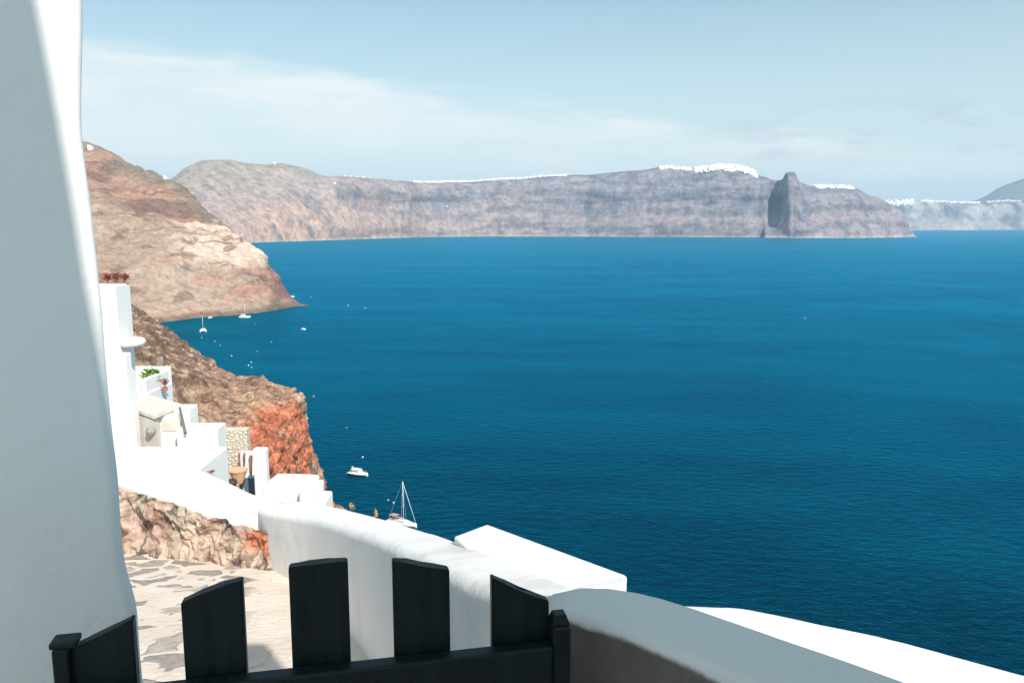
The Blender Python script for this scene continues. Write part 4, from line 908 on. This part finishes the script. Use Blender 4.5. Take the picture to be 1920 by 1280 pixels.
# mooring buoys
bproto = None
def buoy(px, py, label, mat=None, r=0.62):
    root = empty('mooring_buoy', G(px, py)); tag(root, label, 'buoy', 'mooring buoys on the bay'); root.scale = (r*.7, r*.7, r*.7)
    bm = bmesh.new(); lathe(bm, [(.2, -.5), (.8, -.35), (1, 0), (.95, .35), (.6, .75), (.2, .95)], 14); obj('float', bm, mat or M_buoy, root, True)
    bm = bmesh.new(); tube(bm, (0, 0, .9), (0, 0, 1.3), .12); obj('ring', bm, M_dark, root)
for px, py, lab, mt, r in ((583, 557, 'buoy faintly visible beyond the headland tip', None, .8), (653, 573, 'left one of two white buoys out right of the headland tip', None, 1.15), (685, 578, 'right one of two white buoys out right of the headland tip', None, 1.05),
        (378, 633, 'small buoy right below the catamaran nearest the brown hillside', None, .6), (403, 640, 'faint buoy right of and below the nearer catamaran', None, .55), (413, 648, 'faint buoy further out from the nearer catamaran', None, .55),
        (434, 667, 'white buoy close off the brown hillside, left of the trio', None, .75), (471, 679, 'topmost buoy of the trio off the brown ridge', None, .7), (466, 685, 'left buoy of the trio off the brown ridge', None, .75), (472, 689, 'lowest buoy of the trio off the brown ridge', None, .6),
        (509, 641, 'faint buoy in mid bay below the small pale boat', None, .6), (482, 659, 'faint buoy between the nearer catamaran and the trio', None, .5), (479, 607, 'faint buoy below the catamaran under the crag', None, .55),
        (588, 743, 'orange buoy off the corner of the red cliff', M_buoy_o, .85), (650, 802, 'small buoy up from the motor cruiser', M_buoy_o, .6), (680, 857, 'white buoy just above the motor cruiser', None, .62),
        (738, 942, 'pale buoy left of the sailing boat mast', None, .45), (728, 937, 'fainter buoy furthest left of the sailing boat mast', None, .38), (1510, 597, 'lone white buoy far out on the open sea at the right', None, 1.0)):
    buoy(px, py, lab, mt, r)

# ------------------------------------------------------------------ far villages
def house_mesh(kind):
    bm = bmesh.new()
    if kind == 0: box(bm, -.5, .5, -.4, .4, -.55, .5); box(bm, -.5, .1, -.4, .4, .48, .8)
    elif kind == 1:
        box(bm, -.5, .5, -.4, .4, -.55, .45)
        r = bmesh.ops.create_cone(bm, cap_ends=True, segments=16, radius1=.4, radius2=.4, depth=.98, matrix=Matrix.Translation((0, 0, .44)) @ Matrix.Rotation(R(90), 4, 'Y'))
    elif kind == 2: box(bm, -.5, .5, -.4, .4, -.55, .6); box(bm, .1, .46, -.2, .2, .58, .78)
    else:
        box(bm, -.4, .4, -.4, .4, -.55, .6); bmesh.ops.create_uvsphere(bm, u_segments=14, v_segments=8, radius=.33, matrix=Matrix.Translation((0, 0, .62)))
    me = bpy.data.meshes.new('far_house'); bm.to_mesh(me); bm.free(); me.materials.append(M_far_white)
    return me
HM = [house_mesh(k) for k in range(4)]
def bvh(o): return BVHTree.FromPolygons([v.co[:] for v in o.data.vertices], [p.vertices[:] for p in o.data.polygons])
T1, T2, TH = bvh(rim), bvh(rim2), bvh(head)
rd = random.Random(12)
def first_hit(tree, px, y0, y1=450):
    """walk down the picture column until the ground is met"""
    y = y0
    while y < y1:
        h = tree.ray_cast(Vector((0, 0, E)), ray(px, y).normalized())
        if h[0]: return h[0], y
        y += 0.6
    return None, None
def village(tree, px0, px1, n, rows, size, label, group, jit=1.0, hs=.6):
    for i in range(n):
        px = px0 + (px1-px0)*(i+.5)/n + rd.uniform(-1, 1)*jit
        p, y = first_hit(tree, px, 285)
        if p is None: continue
        row = i % rows
        if row: 
            h = tree.ray_cast(Vector((0, 0, E)), ray(px, y + row*rd.uniform(2.0, 3.4)).normalized()); p = h[0] or p
        o = bpy.data.objects.new('far_house', HM[rd.choice((0, 0, 1, 2, 2, 3))]); scene.collection.objects.link(o)
        sx = size*rd.uniform(.9, 1.9); o.scale = (sx, size*rd.uniform(.8, 1.2), size*hs*rd.uniform(.7, 1.25)); o.location = p + Vector((0, 0, size*.25)); o.rotation_euler = (0, 0, rd.uniform(-.5, .5))
        tag(o, label, 'house', group)
village(T1, 1236, 1296, 24, 2, 19, 'tiny white house in the cluster left of the cliff-top town', 'white houses left of the cliff-top town')
village(T1, 1302, 1418, 92, 4, 21, 'tiny white house in the large cliff-top town', 'white houses of the large cliff-top town', hs=.62)
village(T1, 775, 1062, 48, 1, 17, 'tiny white house strung along the middle of the far ridge', 'white houses along the far ridge')
village(T1, 640, 700, 5, 1, 9, 'tiny white house on the far ridge between hill and long village', 'scattered white houses on the far ridge')
village(T1, 1528, 1600, 26, 2, 20, 'tiny white house on the slope right of the castle rock', 'white houses right of the castle rock')
village(T2, 1622, 1712, 44, 3, 42, 'tiny white house in the right hand distant town', 'white houses of the distant right town', hs=.75)
village(T2, 1725, 1835, 26, 1, 36, 'tiny white house on the low far plateau', 'white houses on the low far plateau')
village(T2, 1850, 1915, 12, 1, 32, 'tiny white house below the distant mountain', 'white houses below the distant mountain')
for tree, px, dy, sz, lab in ((T1, 515, .5, 12, 'single white house on the hump of the far hill'), (T1, 628, 14, 10, 'single white house on the slope below the far ridge'), (T1, 838, 46, 9, 'single white spot of a house half way down the far cliff'),
                              (TH, 170, 12, 7, 'single white house high on the headland by the left wall'), (TH, 310, 1, 5, 'single white house on the shoulder of the headland')):
    p, y = first_hit(tree, px, 260)
    if p is not None:
        h = tree.ray_cast(Vector((0, 0, E)), ray(px, y+dy).normalized()); p = h[0] or p
        o = bpy.data.objects.new('far_house', HM[0]); scene.collection.objects.link(o); o.scale = (sz, sz, sz); o.location = p + Vector((0, 0, sz*.2)); tag(o, lab, 'house')
